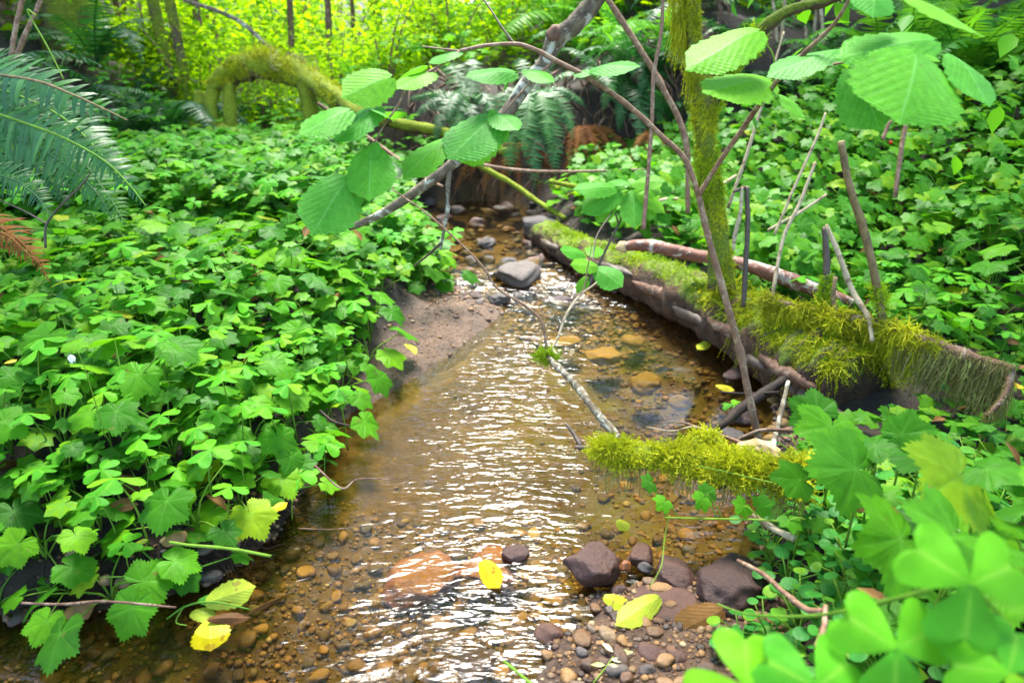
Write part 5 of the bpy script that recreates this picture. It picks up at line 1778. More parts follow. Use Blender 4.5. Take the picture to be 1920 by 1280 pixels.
class Spacer:
    def __init__(s, r):
        s.r, s.g = r, {}

    def ok(s, x, y, r=None):
        r = r or s.r
        c = (int(math.floor(x / s.r)), int(math.floor(y / s.r)))
        for a in (-1, 0, 1):
            for b in (-1, 0, 1):
                for (u, v) in s.g.get((c[0] + a, c[1] + b), ()):
                    if (u - x) ** 2 + (v - y) ** 2 < r * r:
                        return False
        s.g.setdefault(c, []).append((x, y))
        return True


def bars(x, y):
    return np.maximum.reduce([poly_mask(SAND_BAR, x, y, 0.03), poly_mask(GRAVEL_BAR, x, y, 0.03), poly_mask(RIGHT_SHORE, x, y, 0.03)])


def log_dist(x, y):
    p = LOGPATH[:, :2]
    d = np.full(len(x), 9.0)
    for i in range(0, len(p), 3):
        d = np.minimum(d, np.hypot(x - p[i, 0], y - p[i, 1]))
    return d


def field(n, x0, x1, y0, y1):
    x = rng.uniform(x0, x1, n); y = rng.uniform(y0, y1, n)
    sd = sdist(x, y)
    z = height(x, y)
    return x, y, z, sd


# --- lobed plants: the nearest as single plants, the rest joined
CAND = []


def zone(u, v, sd, left):
    if left:
        if abs(u - 133) < 90 and abs(v - 690) < 70:
            return 'beside the nodding white flower'
        if sd < .14:
            if v > 900:
                return 'hanging above the black root mat'
            if v > 760:
                return 'hanging over the water just below the sand bar'
            if v > 560:
                return 'overhanging the inner side of the sand bar'
            return 'at the bank edge left of the riffle stones'
        if u < 260 and v < 560:
            return 'under the big fern at the left edge'
        if v > 880 and u < 330:
            return 'in the lower left corner'
        if u < 160:
            return 'at the left edge of the picture'
        if v > 760:
            return 'in the front of the left bank above the roots'
        if v > 620:
            return 'among the bright sorrel patch of the left bank'
        if u > 540 and v < 520:
            return 'under the drooping hazel leaves'
        if v > 520:
            return 'just behind the bright sorrel patch'
        return 'in the middle of the left bank carpet'
    if v > 1000:
        return 'in the lower right corner'
    if v > 800:
        return 'at the right edge above the corner sorrel'
    if v > 640:
        return 'below the curtain of hanging moss'
    if u > 1650 and v > 430:
        return 'right of the tallest upright stick'
    if u > 1480 and v > 430:
        return 'behind the upright sticks on the log'
    if u > 1600:
        return 'on the slope below the red berries'
    if u < 1300:
        return 'between the riffle and the mossy trunk'
    return 'on the slope right of the mossy trunk'


x, y, z, sd = field(9000, -2.2, 0.1, 0.55, 3.3)
ok = (sd > 0.008) & (side(x, y) < 0) & (bars(x, y) < .5) & visible_px(np.stack([x, y, z + .1], 1), 120, 120)
x, y, z, sd = x[ok], y[ok], z[ok], sd[ok]
u, v, d = proj(np.stack([x, y, z + .1], 1))
u0, v0, d0 = proj(np.stack([x, y, z], 1))
sp = Spacer(.074)
for i in np.argsort(y + rng.normal(0, .02, len(y))):
    if y[i] > 2.8 or (230 < u0[i] < 560 and v0[i] > 975 + .12 * (400 - u0[i]) and random.random() < .9) or not sp.ok(x[i], y[i], .058 if sd[i] < .12 else .074):
        continue
    CAND.append((d[i], x[i], y[i], z[i], u[i], v[i], sd[i], True, sd[i] < .13))
x, y, z, sd = field(12000, 0.2, 2.6, 0.35, 3.4)
ld = log_dist(x, y)
ok = (sd > 0.03) & (side(x, y) > 0) & (bars(x, y) < .3) & (ld > .16) & visible_px(np.stack([x, y, z + .1], 1), 120, 120)
x, y, z, sd = x[ok], y[ok], z[ok], sd[ok]
u, v, d = proj(np.stack([x, y, z + .1], 1))
u2, v2, d2 = proj(np.stack([x, y, z + .20], 1))
sp = Spacer(.085)
nr_ = 0
for i in np.argsort(d + rng.normal(0, .05, len(d))):
    if nr_ > 300:
        break
    if d[i] < .55 or (d[i] < .62 and u[i] < 1480):
        continue
    if math.hypot(x[i] - .88, (y[i] - 1.28) * 1.2) < .17:
        continue
    if d[i] < 1.62 and v2[i] < 830 and u[i] > 1380:      # keep the hanging moss and the log end in view
        continue
    if u[i] > 1560 and d[i] < 1.25 and v2[i] < 850 and random.random() < .5:
        continue
    if (v[i] > 850 and u[i] < 1700 + .2 * (v[i] - 850)) or not sp.ok(x[i], y[i]):
        continue
    CAND.append((d[i], x[i], y[i], z[i], u[i], v[i], sd[i], False, False))
    nr_ += 1
CAND.sort(key=lambda c: c[0])
REST = Acc()
for k, (dd, cx, cy_, cz, cu, cv, csd, left, edge) in enumerate(CAND):
    tpl = TPL_PE[random.randrange(6)] if edge else TPL_P[random.randrange(10)]
    rz, sc = random.uniform(0, 6.28), random.uniform(.88, 1.28)
    if k < 292 and -60 < cu < 1980 and cv < 1330:
        zn = zone(cu, cv, csd, left)
        size = 'large leaved' if sc > 1.15 else ('small leaved' if sc < 1.0 else '')
        put_plant(tpl, 'piggyback_plant', (cx, cy_, cz), rz, sc, (size + ' lobed plant ' + zn).strip(), 'plant', (size + ' lobed plants ' + zn).strip())
    else:
        Mp = Matrix.Translation((cx, cy_, cz)) @ Matrix.Rotation(rz, 4, 'Z') @ Matrix.Scale(sc, 4)
        for me, mt in tpl[1]:
            m4 = np.array(Mp @ mt)
            REST.add(T_PAL_MID[random.randrange(3)], m4[None, :3, :3], m4[None, :3, 3])
tag(link('lobed_plants', REST.mesh('lobed_plants', M['piggy'])), 'further lobed plants filling both banks behind the nearest ones', 'ground cover', kind='stuff')
print('cand', len(CAND))

spo = Spacer(.045)
cnt_o = 0
patches = [(210, 650, 70), (430, 560, 90), (560, 640, 80), (420, 720, 60), (470, 770, 70), (560, 740, 60), (100, 700, 70), (220, 760, 70), (330, 850, 60), (520, 850, 50), (620, 740, 40), (60, 760, 50),
           (240, 560, 60), (640, 560, 60), (330, 930, 50), (110, 520, 50), (700, 520, 50), (560, 900, 40), (140, 860, 60)]
for k in range(1500):
    if cnt_o >= 170:
        break
    c = patches[random.randrange(len(patches))]
    px, py = random.gauss(c[0], c[2] * .7), random.gauss(c[1], c[2] * .5)
    p = PZ(px, py, .30)
    if p.x < -2 or sdist(np.array([p.x]), np.array([p.y]))[0] < .02 or bars(np.array([p.x]), np.array([p.y]))[0] > .3 or not spo.ok(p.x, p.y):
        continue
    g = hz(p.x, p.y)
    zn = 'left of the white flower' if px < 110 else 'near the white flower' if px < 240 and py > 600 else 'behind the bright patch' if py < 560 else 'in the front of the left bank' if py > 800 else 'in the middle of the bright patch' if px < 450 else 'at the water side of the bright patch'
    lab = 'bright three leaflet sorrel leaf ' + zn
    put_plant(TPL_O[random.randrange(10)], 'wood_sorrel', (p.x, p.y, g), random.uniform(0, 6.28), random.uniform(.8, 1.15), lab, 'plant', 'sorrel leaves ' + zn)
    cnt_o += 1
# sorrel drooping at the water's edge
for (px, py, zz) in [(600, 640, .16), (575, 720, .15), (640, 735, .14), (610, 690, .15), (530, 875, .12), (600, 850, .10), (365, 905, .12), (270, 885, .12), (310, 800, .16), (150, 905, .16)]:
    p = PZ(px, py, zz)
    put_plant(TPL_O[random.randrange(10)], 'wood_sorrel', (p.x, p.y, zz - .15), random.uniform(0, 6.28), random.uniform(1.0, 1.25), 'sorrel leaf overhanging the very edge of the left bank', 'plant', 'sorrel leaves at the left bank edge')

# --- carpets (uncountable mass of leaves)
def carpet(name, label, mat, x, y, z, lift0, lift1, s0, s1, tplset, tilt=.35, cam_tilt=.25):
    a = Acc()
    n = len(x)
    nr = np.stack([rng.normal(0, tilt, n), rng.normal(-cam_tilt, tilt, n), np.ones(n)], 1)
    an = rng.uniform(0, 6.28, n)
    f = np.stack([np.cos(an), np.sin(an), 0 * an], 1)
    pos = np.stack([x, y, z + rng.uniform(lift0, lift1, n)], 1)
    sz = rng.uniform(s0, s1, n)
    Mx = frames(f - nr * (np.sum(f * nr, 1) / np.sum(nr * nr, 1))[:, None], nr, sz)
    for k in range(len(tplset)):
        a.add(tplset[k], Mx[k::len(tplset)], pos[k::len(tplset)])
    return tag(link(name, a.mesh(name, M[mat])), label, 'ground cover', kind='stuff')


# low layer hiding the soil on the near left bank
x, y, z, sd = field(6500, -2.3, 0.1, 0.55, 3.0)
ok = (sd > 0.05) & (side(x, y) < 0) & (bars(x, y) < .2) & visible_px(np.stack([x, y, z + .1], 1), 100, 100)
u, v, d = proj(np.stack([x, y, z], 1))
ok &= ~((u > 180) & (u < 570) & (v > 960))
carpet('ground_cover', 'dense low leaves filling in between plants of the near left bank', 'carpet', x[ok][:3800], y[ok][:3800], z[ok][:3800], .02, .11, .035, .065, T_PAL_LO)
x, y, z, sd = field(4000, -2.3, 2.2, 0.6, 3.2)
ok = (sd > 0.05) & (bars(x, y) < .2) & (log_dist(x, y) > .14) & visible_px(np.stack([x, y, z + .1], 1), 50, 50)
carpet('withered_leaves', 'withered brown and ochre leaves lying in the ground cover of both banks', 'brownleaf', x[ok][:260], y[ok][:260], z[ok][:260], .02, .12, .03, .06, [T_SIMPLE], .7, .2)
# the same cover goes on past the picture's sides
x, y, z, sd = field(30000, -4.0, 3.6, 0.0, 4.2)
pq = np.stack([x, y, z + .1], 1)
ok = (sd > 0.04) & (bars(x, y) < .2) & ~visible_px(pq, 60, 60) & visible_px(pq, 1500, 700)
carpet('ground_cover', 'lobed leaves continuing past both side edges of the picture', 'piggy', x[ok][:5200], y[ok][:5200], z[ok][:5200], .03, .15, .05, .08, T_PAL_LO)
# far left flat
x, y, z, sd = field(26000, -3.6, 0.2, 2.3, 5.0)
ok = (sd > 0.04) & (side(x, y) < 0) & visible_px(np.stack([x, y, z + .1], 1), 100, 100)
_u, _v, _d = proj(np.stack([x, y, z + .14], 1))
ok &= _v > 268 + .02 * np.abs(_u - 500)
carpet('ground_cover', 'far carpet of lobed leaves spreading over the left flat', 'carpet', x[ok][:11000], y[ok][:11000], z[ok][:11000], .05, .22, .045, .078, T_PAL_LO, .3, .2)
x, y, z, sd = field(9000, -5.0, 2.0, 4.6, 9.0)
ok = (sd > 0.1) & visible_px(np.stack([x, y, z + .1], 1), 100, 100)
carpet('ground_cover', 'bright low leaves on the ground behind the nurse log', 'bg_leaf', x[ok][:5200], y[ok][:5200], z[ok][:5200], .02, .22, .05, .085, T_PAL_LO, .35, .2)
x, y, z, sd = field(5000, -2.5, 0.1, 2.0, 4.5)
ok = (sd > 0.04) & (side(x, y) < 0) & visible_px(np.stack([x, y, z + .1], 1), 100, 100)
carpet('ground_cover', 'scattered sorrel leaves over the far left flat', 'sorrel', x[ok][:500], y[ok][:500], z[ok][:500], .17, .25, .026, .036, [T_TRI], .25, .2)

# sorrel behind the log and on the near right corner
spo = Spacer(.06)
for k in range(400):
    px, py = random.gauss(1700, 110), random.gauss(545, 50)
    p = PZ(px, py, .30)
    if px > 1950 or py > 575 or not spo.ok(p.x, p.y) or log_dist(np.array([p.x]), np.array([p.y]))[0] < .15:
        continue
    put_plant(TPL_O[random.randrange(10)], 'wood_sorrel', (p.x, p.y, hz(p.x, p.y)), random.uniform(0, 6.28), random.uniform(.8, 1.1), 'sorrel leaf on the right bank ' + ('left of the tallest upright stick' if px < 1640 else 'right of the tallest upright stick' if px < 1760 else 'by the right edge above the hanging moss'), 'plant', 'sorrel leaves right bank ' + ('a' if px < 1640 else 'b' if px < 1760 else 'c'))
    if sum(len(v) for v in spo.g.values()) > 70:
        break


def near_sorrel(px, py, d, size, yaw, nrm, label, stemto):
    root = thing('wood_sorrel', label, 'plant')
    c = P(px, py, d)
    n = Vector(nrm).normalized()
    b = Vector((math.cos(yaw), math.sin(yaw), 0)); b = (b - n * b.dot(n)).normalized(); cc = n.cross(b)
    for k in range(3):
        an = k * 2 * math.pi / 3
        f = (b * math.cos(an) + cc * math.sin(an) - n * .08).normalized()
        place_leaf(ME_LFT[k % 2], c, c + f * size, n, root, 'leaflet', 1.05)
    e = P(*stemto)
    tube('stem', [e, (e + c) / 2 + Vector((0.01, 0, .01)), c], [.0018, .0015, .0012], M['stem'], root, 6, 12, 0)
    rebase(root, e)


near_sorrel(1820, 1095, .46, .043, 2.2, (-.1, -.75, .7), 'largest blurred sorrel leaf near the lower right corner', (1900, 1300, .55))
near_sorrel(1680, 1215, .47, .040, .5, (-.1, -.7, .7), 'blurred sorrel leaf below centre right of the yellow leaf', (1720, 1400, .6))
near_sorrel(1400, 1290, .48, .040, 1.4, (0, -.6, .8), 'blurred sorrel leaf cut by the bottom edge right of the gravel', (1420, 1450, .6))
near_sorrel(1530, 1288, .47, .040, .6, (0, -.6, .8), 'blurred sorrel leaf at the bottom edge next to the corner leaves', (1560, 1450, .6))
near_sorrel(1890, 1260, .45, .038, 1.0, (0, -.6, .8), 'dark green sorrel leaf filling the lower right corner', (1910, 1450, .6))
#near_sorrel(1900, 960, .52, .040, .3, (0, -.6, .8), 'sorrel leaf at right edge above the corner leaves', (1950, 1150, .6))

# large near leaves of the right corner: px base, px tip, depth
def big_lobed():
    root = thing('piggyback_plant', 'tall lobed leaf plant with the largest leaves right of the short mossy branch', 'plant')
    stem0 = P(1690, 1010, .95)
    for (b, t, d0, d1, h, w) in [((1535, 775, 1.02), (1480, 745, 1.04), 0, 0, (0, -.7, .7), 1), ((1560, 800, 1.0), (1550, 858, .96), 0, 0, (0, -.7, .7), 1.1),
                                 ((1605, 880, .93), (1520, 878, .90), 0, 0, (0, -.6, .8), 1), ((1640, 835, .96), (1690, 850, .93), 0, 0, (.1, -.6, .8), 1),
                                 ((1690, 815, .95), (1755, 800, .93), 0, 0, (.1, -.6, .8), 1), ((1720, 860, .88), (1760, 890, .84), 0, 0, (0, -.6, .8), 1.1),
                                 ((1800, 890, .78), (1750, 930, .74), 0, 0, (0, -.65, .75), 1.1), ((1850, 880, .75), (1915, 900, .72), 0, 0, (.1, -.6, .8), 1.1),
                                 ((1690, 1010, .74), (1620, 1020, .70), 0, 0, (0, -.6, .8), 1.0), ((1790, 1000, .68), (1740, 1040, .64), 0, 0, (0, -.7, .7), 1.0),
                                 ((1860, 1020, .62), (1910, 1050, .58), 0, 0, (0, -.6, .8), 1.0), ((1500, 900, .98), (1450, 890, .97), 0, 0, (0, -.5, .8), .9)]:
        bb = P(*b); tt = P(*t)
        tt = bb + (tt - bb) * 1.12
        place_leaf(random.choice(ME_PAL), bb, bb + (tt - bb) * 1.5, h, root, 'leaf', w)
        g = Vector((bb.x + .03, bb.y + .03, max(.1, bb.z - .16)))
        tube('petiole', [g, (g + bb) / 2 + Vector((.01, .01, .02)), bb], [.002, .0016, .0012], M['stem'], root, 5, 8, 0)
    rebase(root, stem0)


big_lobed()


def runner_leaves():
    root = thing('piggyback_plant', 'trailing plantlet with small lobed leaves over the pool right of maroon cobble', 'plant')
    for (b, t, h) in [((1220, 905, 1.10), (1198, 912, 1.08), (0, -.7, .7)), ((1245, 940, 1.08), (1228, 958, 1.06), (0, -.6, .8)), ((1318, 935, 1.03), (1302, 958, 1.01), (0, -.75, .6)),
                      ((1325, 925, 1.04), (1340, 915, 1.05), (0, -.7, .6)), ((1395, 948, .99), (1375, 968, .97), (0, -.75, .6)), ((1425, 950, .98), (1440, 945, .97), (0, -.7, .7)), ((1480, 975, .95), (1490, 1000, .93), (0, -.7, .6))]:
        bb = P(*b); tt = P(*t)
        place_leaf(random.choice(ME_PAL), bb, bb + (tt - bb).normalized() * .036, h, root, 'leaf', 1.0)
        g = P((b[0] + 30), 974, b[2])
        tube('petiole', [g, (g + bb) / 2 + Vector((0, 0, .004)), bb], [.0011, .001, .0008], M['stem'], root, 5, 8, 0)
    rebase(root, P(1500, 980, .95))


runner_leaves()

# small round leaves under the near right bank
def _z(px, py):
    if py < 1000:
        return 'below the short mossy branch' if px < 1560 else 'under the tall lobed plant'
    if py < 1120:
        return 'beside the bent reddish twig' if px < 1560 else 'behind the largest blurred sorrel'
    return 'next to the yellow orange leaf' if px < 1520 else 'under the blurred sorrel leaves'


spr = Spacer(.030)
cnt = 0
for k in range(4000):
    px, py = random.uniform(1330, 1860), random.uniform(880, 1290)
    if px < 1420 + max(0, (py - 1010)) * .25 and not (px > 1380 and py > 1180):
        continue
    p = gp(px, py, .12)
    if sdist(np.array([p.x]), np.array([p.y]))[0] < .02 or not spr.ok(p.x, p.y):
        continue
    put_plant(TPL_R[random.randrange(6)], 'round_leaf_plant', p, random.uniform(0, 6.28), random.uniform(.75, 1.2), 'small creeping plant with round leaves ' + _z(px, py), 'plant', 'round leaved plants ' + _z(px, py))
    cnt += 1
    if cnt >= 150:
        break
print("round", cnt)
# leaf litter and broken bits on the bare bars
_a = Acc()
x, y, z, sd = field(9000, -.8, 1.0, 0.5, 2.6)
ok = (bars(x, y) > .35) & (sd > .004)
x, y, z = x[ok][:900], y[ok][:900], z[ok][:900]
n = len(x)
_a.add(T_WILLOW, frames(rng.normal(size=(n, 3)) * [1, 1, .2], np.array([0, 0, 1.0]) + rng.normal(0, .3, (n, 3)), np.stack([rng.uniform(.003, .008, n), rng.uniform(.004, .016, n), rng.uniform(.004, .01, n)], 1)), np.stack([x, y, z + .002], 1))
tag(link('leaf_litter', _a.mesh('leaf_litter', M['brownleaf'])), 'specks of brown leaf litter on the sand and gravel bars', 'litter', kind='stuff')

x, y, z, sd = field(5000, 0.2, 2.4, 0.3, 2.6)
ld = log_dist(x, y)
ok = (sd > 0.05) & (side(x, y) > 0) & (bars(x, y) < .2) & (ld > .13) & visible_px(np.stack([x, y, z + .1], 1), 100, 100)
carpet('ground_cover', 'dense low leaves filling in between plants of the right bank', 'carpet', x[ok][:2600], y[ok][:2600], z[ok][:2600], .01, .07, .03, .055, T_PAL_LO)
x, y, z, sd = field(30000, 0.3, 6.5, 1.9, 6.5)
ld = log_dist(x, y)
ok = (sd > 0.05) & (side(x, y) > 0) & (ld > .14) & visible_px(np.stack([x, y, z + .1], 1), 100, 100)
_u, _v, _d = proj(np.stack([x, y, z + .12], 1))
ok &= (_v > np.interp(_u, [1000, 1250, 1400, 1600, 1920], [300, 240, 190, 170, 150]) + rng.normal(0, 14, len(x)))
carpet('ground_cover', 'thick carpet of lobed leaves clothing the right slope', 'carpet', x[ok][:13000], y[ok][:13000], z[ok][:13000], .02, .20, .04, .07, T_PAL_LO, .4, .55)


# ------------------------------------------------------------------ far bank, nurse log and background trunks
def root_bank():
    a = Acc()
    r_ = np.random.default_rng(5)
    for k in range(300):
        x0 = r_.uniform(-.55, 1.1); y0 = r_.uniform(3.75, 4.1)
        z0 = hz(x0, y0) + r_.uniform(-.05, .12)
        p = np.array([x0, y0, z0])
        pts = [p]
        for s in range(4):
            p = p + np.array([r_.normal(0, .05), r_.normal(-.03, .02), -r_.uniform(.03, .10)]); pts.append(p)
        V, T = tube_arr(spline(pts, 10), [r_.uniform(.003, .009), .002], 4, .1, k)
        a.raw(V, T, r_.random())
    o = link('root_tangle', a.mesh('root_tangle', M['brownbark']))
    tag(o, 'tangle of brown roots hanging down the far bank above the pool', 'roots', kind='stuff')


root_bank()
simple_twig('mossy_stick', [(880, 300, 3.2), (960, 345, 3.15), (1010, 380, 3.1), (1060, 410, 3.0)], [.014, .013, .013, .012], 'mosslog', 'yellow mossy pole slanting down to the far pool edge', 'stick')
simple_twig('mossy_stick', [(690, 215, 3.6), (760, 235, 3.5), (840, 250, 3.45), (960, 290, 3.4)], [.03, .03, .026, .02], 'mosslog', 'thick yellow mossy log lying left on the far bank', 'log')
simple_twig('fallen_stick', [(870, 302, 3.0), (960, 318, 3.0), (1060, 322, 3.0), (1210, 318, 3.0)], [.007, .007, .006, .005], 'twig', 'long reddish stick lying level across the far bank', 'stick')
simple_twig('fallen_stick', [(1030, 340, 2.9), (1100, 352, 2.9), (1180, 345, 2.9)], [.010, .010, .009], 'mosslog', 'short mossy stick low on the far bank at right', 'stick')
simple_twig('fallen_stick', [(1190, 405, 2.6), (1240, 378, 2.6), (1310, 370, 2.6), (1380, 330, 2.7)], [.012, .012, .009, .006], 'palestick', 'pale fallen branch behind the mossy trunk base', 'stick')
simple_twig('fallen_stick', [(590, 190, 3.6), (700, 265, 3.4), (790, 330, 3.2), (830, 350, 3.1)], [.010, .010, .009, .006], 'twig', 'brown stick sloping right from nurse log to far bank', 'stick')


def nurse_log():
    root = thing('nurse_log', 'moss draped rotting nurse log arching on stilt roots in left background', 'stump')
    D = 3.55
    path = spline(px_path([(395, 165, D), (430, 140, D), (470, 125, D), (530, 132, D), (580, 150, D - .1), (640, 190, D - .3), (720, 225, D - .6)]), 40)
    rad = [.035, .055, .07, .062, .055, .045, .036]
    V, T = tube_arr(path, rad, 18, .14, 3)
    link('trunk', mk_mesh('trunk', V, T, None, True, M['mosslog']), root)
    for k, (pp, rr) in enumerate([([(400, 165, D), (395, 215, D), (415, 262, D), (440, 300, D - .05)], [.034, .036, .034, .05]),
                                  ([(430, 160, D), (432, 220, D), (440, 262, D), (452, 300, D)], [.036, .034, .04, .05]),
                                  ([(575, 160, D - .1), (582, 210, D - .1), (592, 260, D - .1), (590, 315, D - .1)], [.045, .035, .03, .035]),
                                  ([(380, 175, D + .1), (372, 220, D + .1), (362, 275, D + .1), (350, 310, D + .1)], [.034, .04, .04, .06]),
                                  ([(412, 250, D - .05), (440, 265, D - .08), (470, 295, D - .1), (500, 320, D - .1)], [.05, .04, .03, .02])]):
        pa = spline(px_path(pp), 22)
        V, T = tube_arr(pa, rr, 12, .14, 10 + k)
        link('stilt_root', mk_mesh('stilt_root', V, T, None, True, M['mosslog']), root)
    a = Acc()
    pos, nr, tan = tube_surface(path, rad, 5000, -2.2, 2.2, 0, .85)
    moss_on(a, pos, nr, tan, .012, .032, 1.0, .4)
    hump = np.array(P(492, 108, D)) + rng.normal(0, 1, (2200, 3)) * [.045, .05, .028]
    a.add(SPRIG, frames(rng.normal(size=(2200, 3)), rng.normal(size=(2200, 3)), rng.uniform(.012, .03, 2200)), hump)
    moss_part(root, a, 'moss')
    a = Acc()
    pos, nr, tan = tube_surface(path, rad, 300, 1.0, 5.2, 0.05, .85)
    strands_on(a, pos, .04, .16, .22)
    moss_part(root, a, 'mossdry', 'hanging_moss')
    a = Acc()
    n = 160
    pos = np.array(P(545, 122, D)) + rng.normal(0, 1, (n, 3)) * [.09, .06, .03]
    a.add(SPRIG, frames(rng.normal(size=(n, 3)), rng.normal(size=(n, 3)), rng.uniform(.03, .06, n)), pos)
    moss_part(root, a, 'mossdry', 'dry_moss')
    rebase(root, P(480, 300, D))


nurse_log()


def crown_leaves(a, c, r, n, s0, s1, tpl=None, clump=.22, flat=1.0):
    c = np.asarray(c, float); r = np.asarray(r, float)
    nc = max(4, n // 55)
    cc = rng.normal(size=(nc, 3)); cc /= np.linalg.norm(cc, axis=1, keepdims=True)
    cc = c + cc * r * rng.uniform(.25, 1.0, (nc, 1)) ** .5
    q = cc[rng.integers(0, nc, n)] + rng.normal(0, clump, (n, 3)) * np.minimum(r, 1.0) * [1, 1, .5 * flat]
    nr = np.array([0, 0, 1.0]) + rng.normal(0, .45, (n, 3))
    a.add(tpl or T_SIMPLE, frames(rng.normal(size=(n, 3)) * [1, 1, .4], nr, rng.uniform(s0, s1, n)), q)


def tree(name, label, base, top, r0, r1, crowns, mat_leaf, nleaf, s0, s1, group=None, mosstrunk=0, bark='farbark', bend=.1, cat='tree'):
    root = thing(name, label, cat, group=group)
    b = Vector(base); t = Vector(top)
    r_ = random.Random(len(label) * 7 + int(base[0] * 100))
    m1 = b.lerp(t, .33) + Vector((r_.uniform(-bend, bend), r_.uniform(-bend, bend), 0)); m2 = b.lerp(t, .66) + Vector((r_.uniform(-bend, bend), r_.uniform(-bend, bend), 0))
    path = spline([b, m1, m2, t], 40)
    V, T = tube_arr(path, [r0 * 1.25, r0, (r0 + r1) / 2, r1], 12, .06, 3, .05)
    link('trunk', mk_mesh('trunk', V, T, None, True, M[bark]), root)
    if mosstrunk:
        a = Acc()
        pos, nr, tan = tube_surface(path, [r0, (r0 + r1) / 2, r1], mosstrunk, -3.14, 3.14, 0, .5)
        moss_on(a, pos, nr, tan, .02, .05, 1, .5)
        moss_part(root, a, 'moss')
    if nleaf:
        a = Acc()
        for (cx, cy, cz, rx, ry, rz_) in crowns:
            crown_leaves(a, (cx, cy, cz), (rx, ry, rz_), nleaf // len(crowns), s0, s1)
        o = link('crown', a.mesh('crown', M[mat_leaf]), root); o["kind"] = "stuff"
        for (cx, cy, cz, rx, ry, rz_) in crowns[:4]:
            st = path[r_.randrange(18, 34)]
            q = [Vector(st), Vector(st).lerp(Vector((cx, cy, cz)), .5) + Vector((0, 0, .15)), Vector((cx, cy, cz))]
            V, T = tube_arr(spline(q, 12), [r1 * .7, r1 * .4, r1 * .15], 6, .05, 2)
            link('limb', mk_mesh('limb', V, T, None, True, M[bark]), root)
    rebase(root, b)
    return root


# trunks that can be told apart in the background
tree('alder_tree', 'thick mossy tree trunk in the dark upper left background', on(-2.95, 5.0, -.1), (-3.0, 5.2, 6.5), .15, .08,
     [(-3.2, 4.6, 5.6, 1.4, 1.5, .9), (-2.3, 5.4, 6.2, 1.3, 1.4, .9), (-3.4, 3.6, 5.0, 1.2, 1.3, .8)], 'canopy', 4200, .09, .15, mosstrunk=2500)
tree('alder_tree', 'dark tree trunk at the far upper left corner', on(-3.0, 3.6, -.1), (-3.2, 3.4, 6.0), .10, .06,
     [(-3.2, 3.0, 4.8, 1.3, 1.4, .9), (-3.0, 2.2, 4.2, 1.2, 1.2, .8), (-2.7, 1.2, 4.5, 1.2, 1.2, .8)], 'canopy', 4200, .09, .15)
for k, (px, d, r, lab) in enumerate([(437, 5.2, .016, 'thin straight dark stem right of the mossy left trunk'), (572, 5.6, .020, 'thin dark stem rising behind the nurse log, left of two'),
                                     (640, 5.6, .020, 'thin dark stem rising behind the nurse log, right of two'), (370, 4.6, .030, 'slim moss green stem left of the nurse log'),
                                     (395, 4.4, .024, 'pale mossy sapling stem close to the nurse log'), (352, 5.0, .022, 'brown sapling stem in the shade left of nurse log'),
                                     (240, 5.4, .020, 'dark sapling stem beside the mossy left trunk'), (300, 5.8, .018, 'thin sapling stem between the left trunk and nurse log'),
                                     (690, 6.5, .016, 'faint sapling stem in the bright background left of centre'), (818, 7.0, .018, 'faint sapling stem in the bright background at centre'),
                                     (1065, 6.0, .02, 'sapling stem behind the top of the leaning limb')]):
    bpt = gp(px, 255 if k < 8 else 225, .3)
    base = P(px, 640, d); bx = base.x
    yy = d * CP
    g = on(bx * 1.0, d * .99, -.05)
    top = Vector((g.x + random.uniform(-.3, .3), g.y + random.uniform(-.2, .3), g.z + 4.2))
    cz = g.z + 3.6
    tree('sapling', lab, g, top, r, r * .55, [(top.x, top.y, cz, .9, .9, .7), (top.x + .6, top.y + .4, cz - .7, .8, .8, .5)], 'mid_leaf', 320, .06, .11, group=None, mosstrunk=700 if k in (3, 4) else 0, bark='farbark' if k in (3, 4) else 'brownbark', bend=.06, cat='sapling')
simple_twig('arching_stem', [(345, 0, 3.9), (440, 35, 3.9), (500, 85, 3.9), (560, 140, 3.8), (610, 175, 3.7), (660, 195, 3.6)], [.010, .012, .012, .012, .012, .01], 'greybark', 'grey branch sloping down onto the nurse log from upper left', 'branch')
simple_twig('bare_shoot', [(20, 120, 1.9), (28, 60, 1.9), (42, 0, 1.9), (55, -60, 1.9)], [.007, .0065, .006, .006], 'twig', 'left of two brown shrub stems at the upper left edge', 'stem')
simple_twig('bare_shoot', [(28, 115, 1.95), (50, 60, 1.95), (75, 5, 1.95), (92, -50, 1.95)], [.007, .0065, .006, .006], 'twig', 'right of two brown shrub stems at the upper left edge', 'stem')
for k, (px, py, d, lab) in enumerate([(1452, 10, 3.6, 'leftmost pale dry stalk behind the right branch'), (1462, 10, 3.6, 'second pale dry stalk behind the right branch'), (1508, 15, 3.6, 'third pale dry stalk behind the right branch'),
                                      (1522, 15, 3.7, 'fourth pale dry stalk behind the right branch'), (1540, 20, 3.5, 'rightmost pale dry stalk behind the right branch')]):
    simple_twig('dry_stalk', [(px + (k % 2) * 18 - 6, -20, d), (px + 4, 70, d), (px, 150, d), (px - 4, 215, d)], [.008, .009, .010, .010], 'palestick', lab, 'stalk')

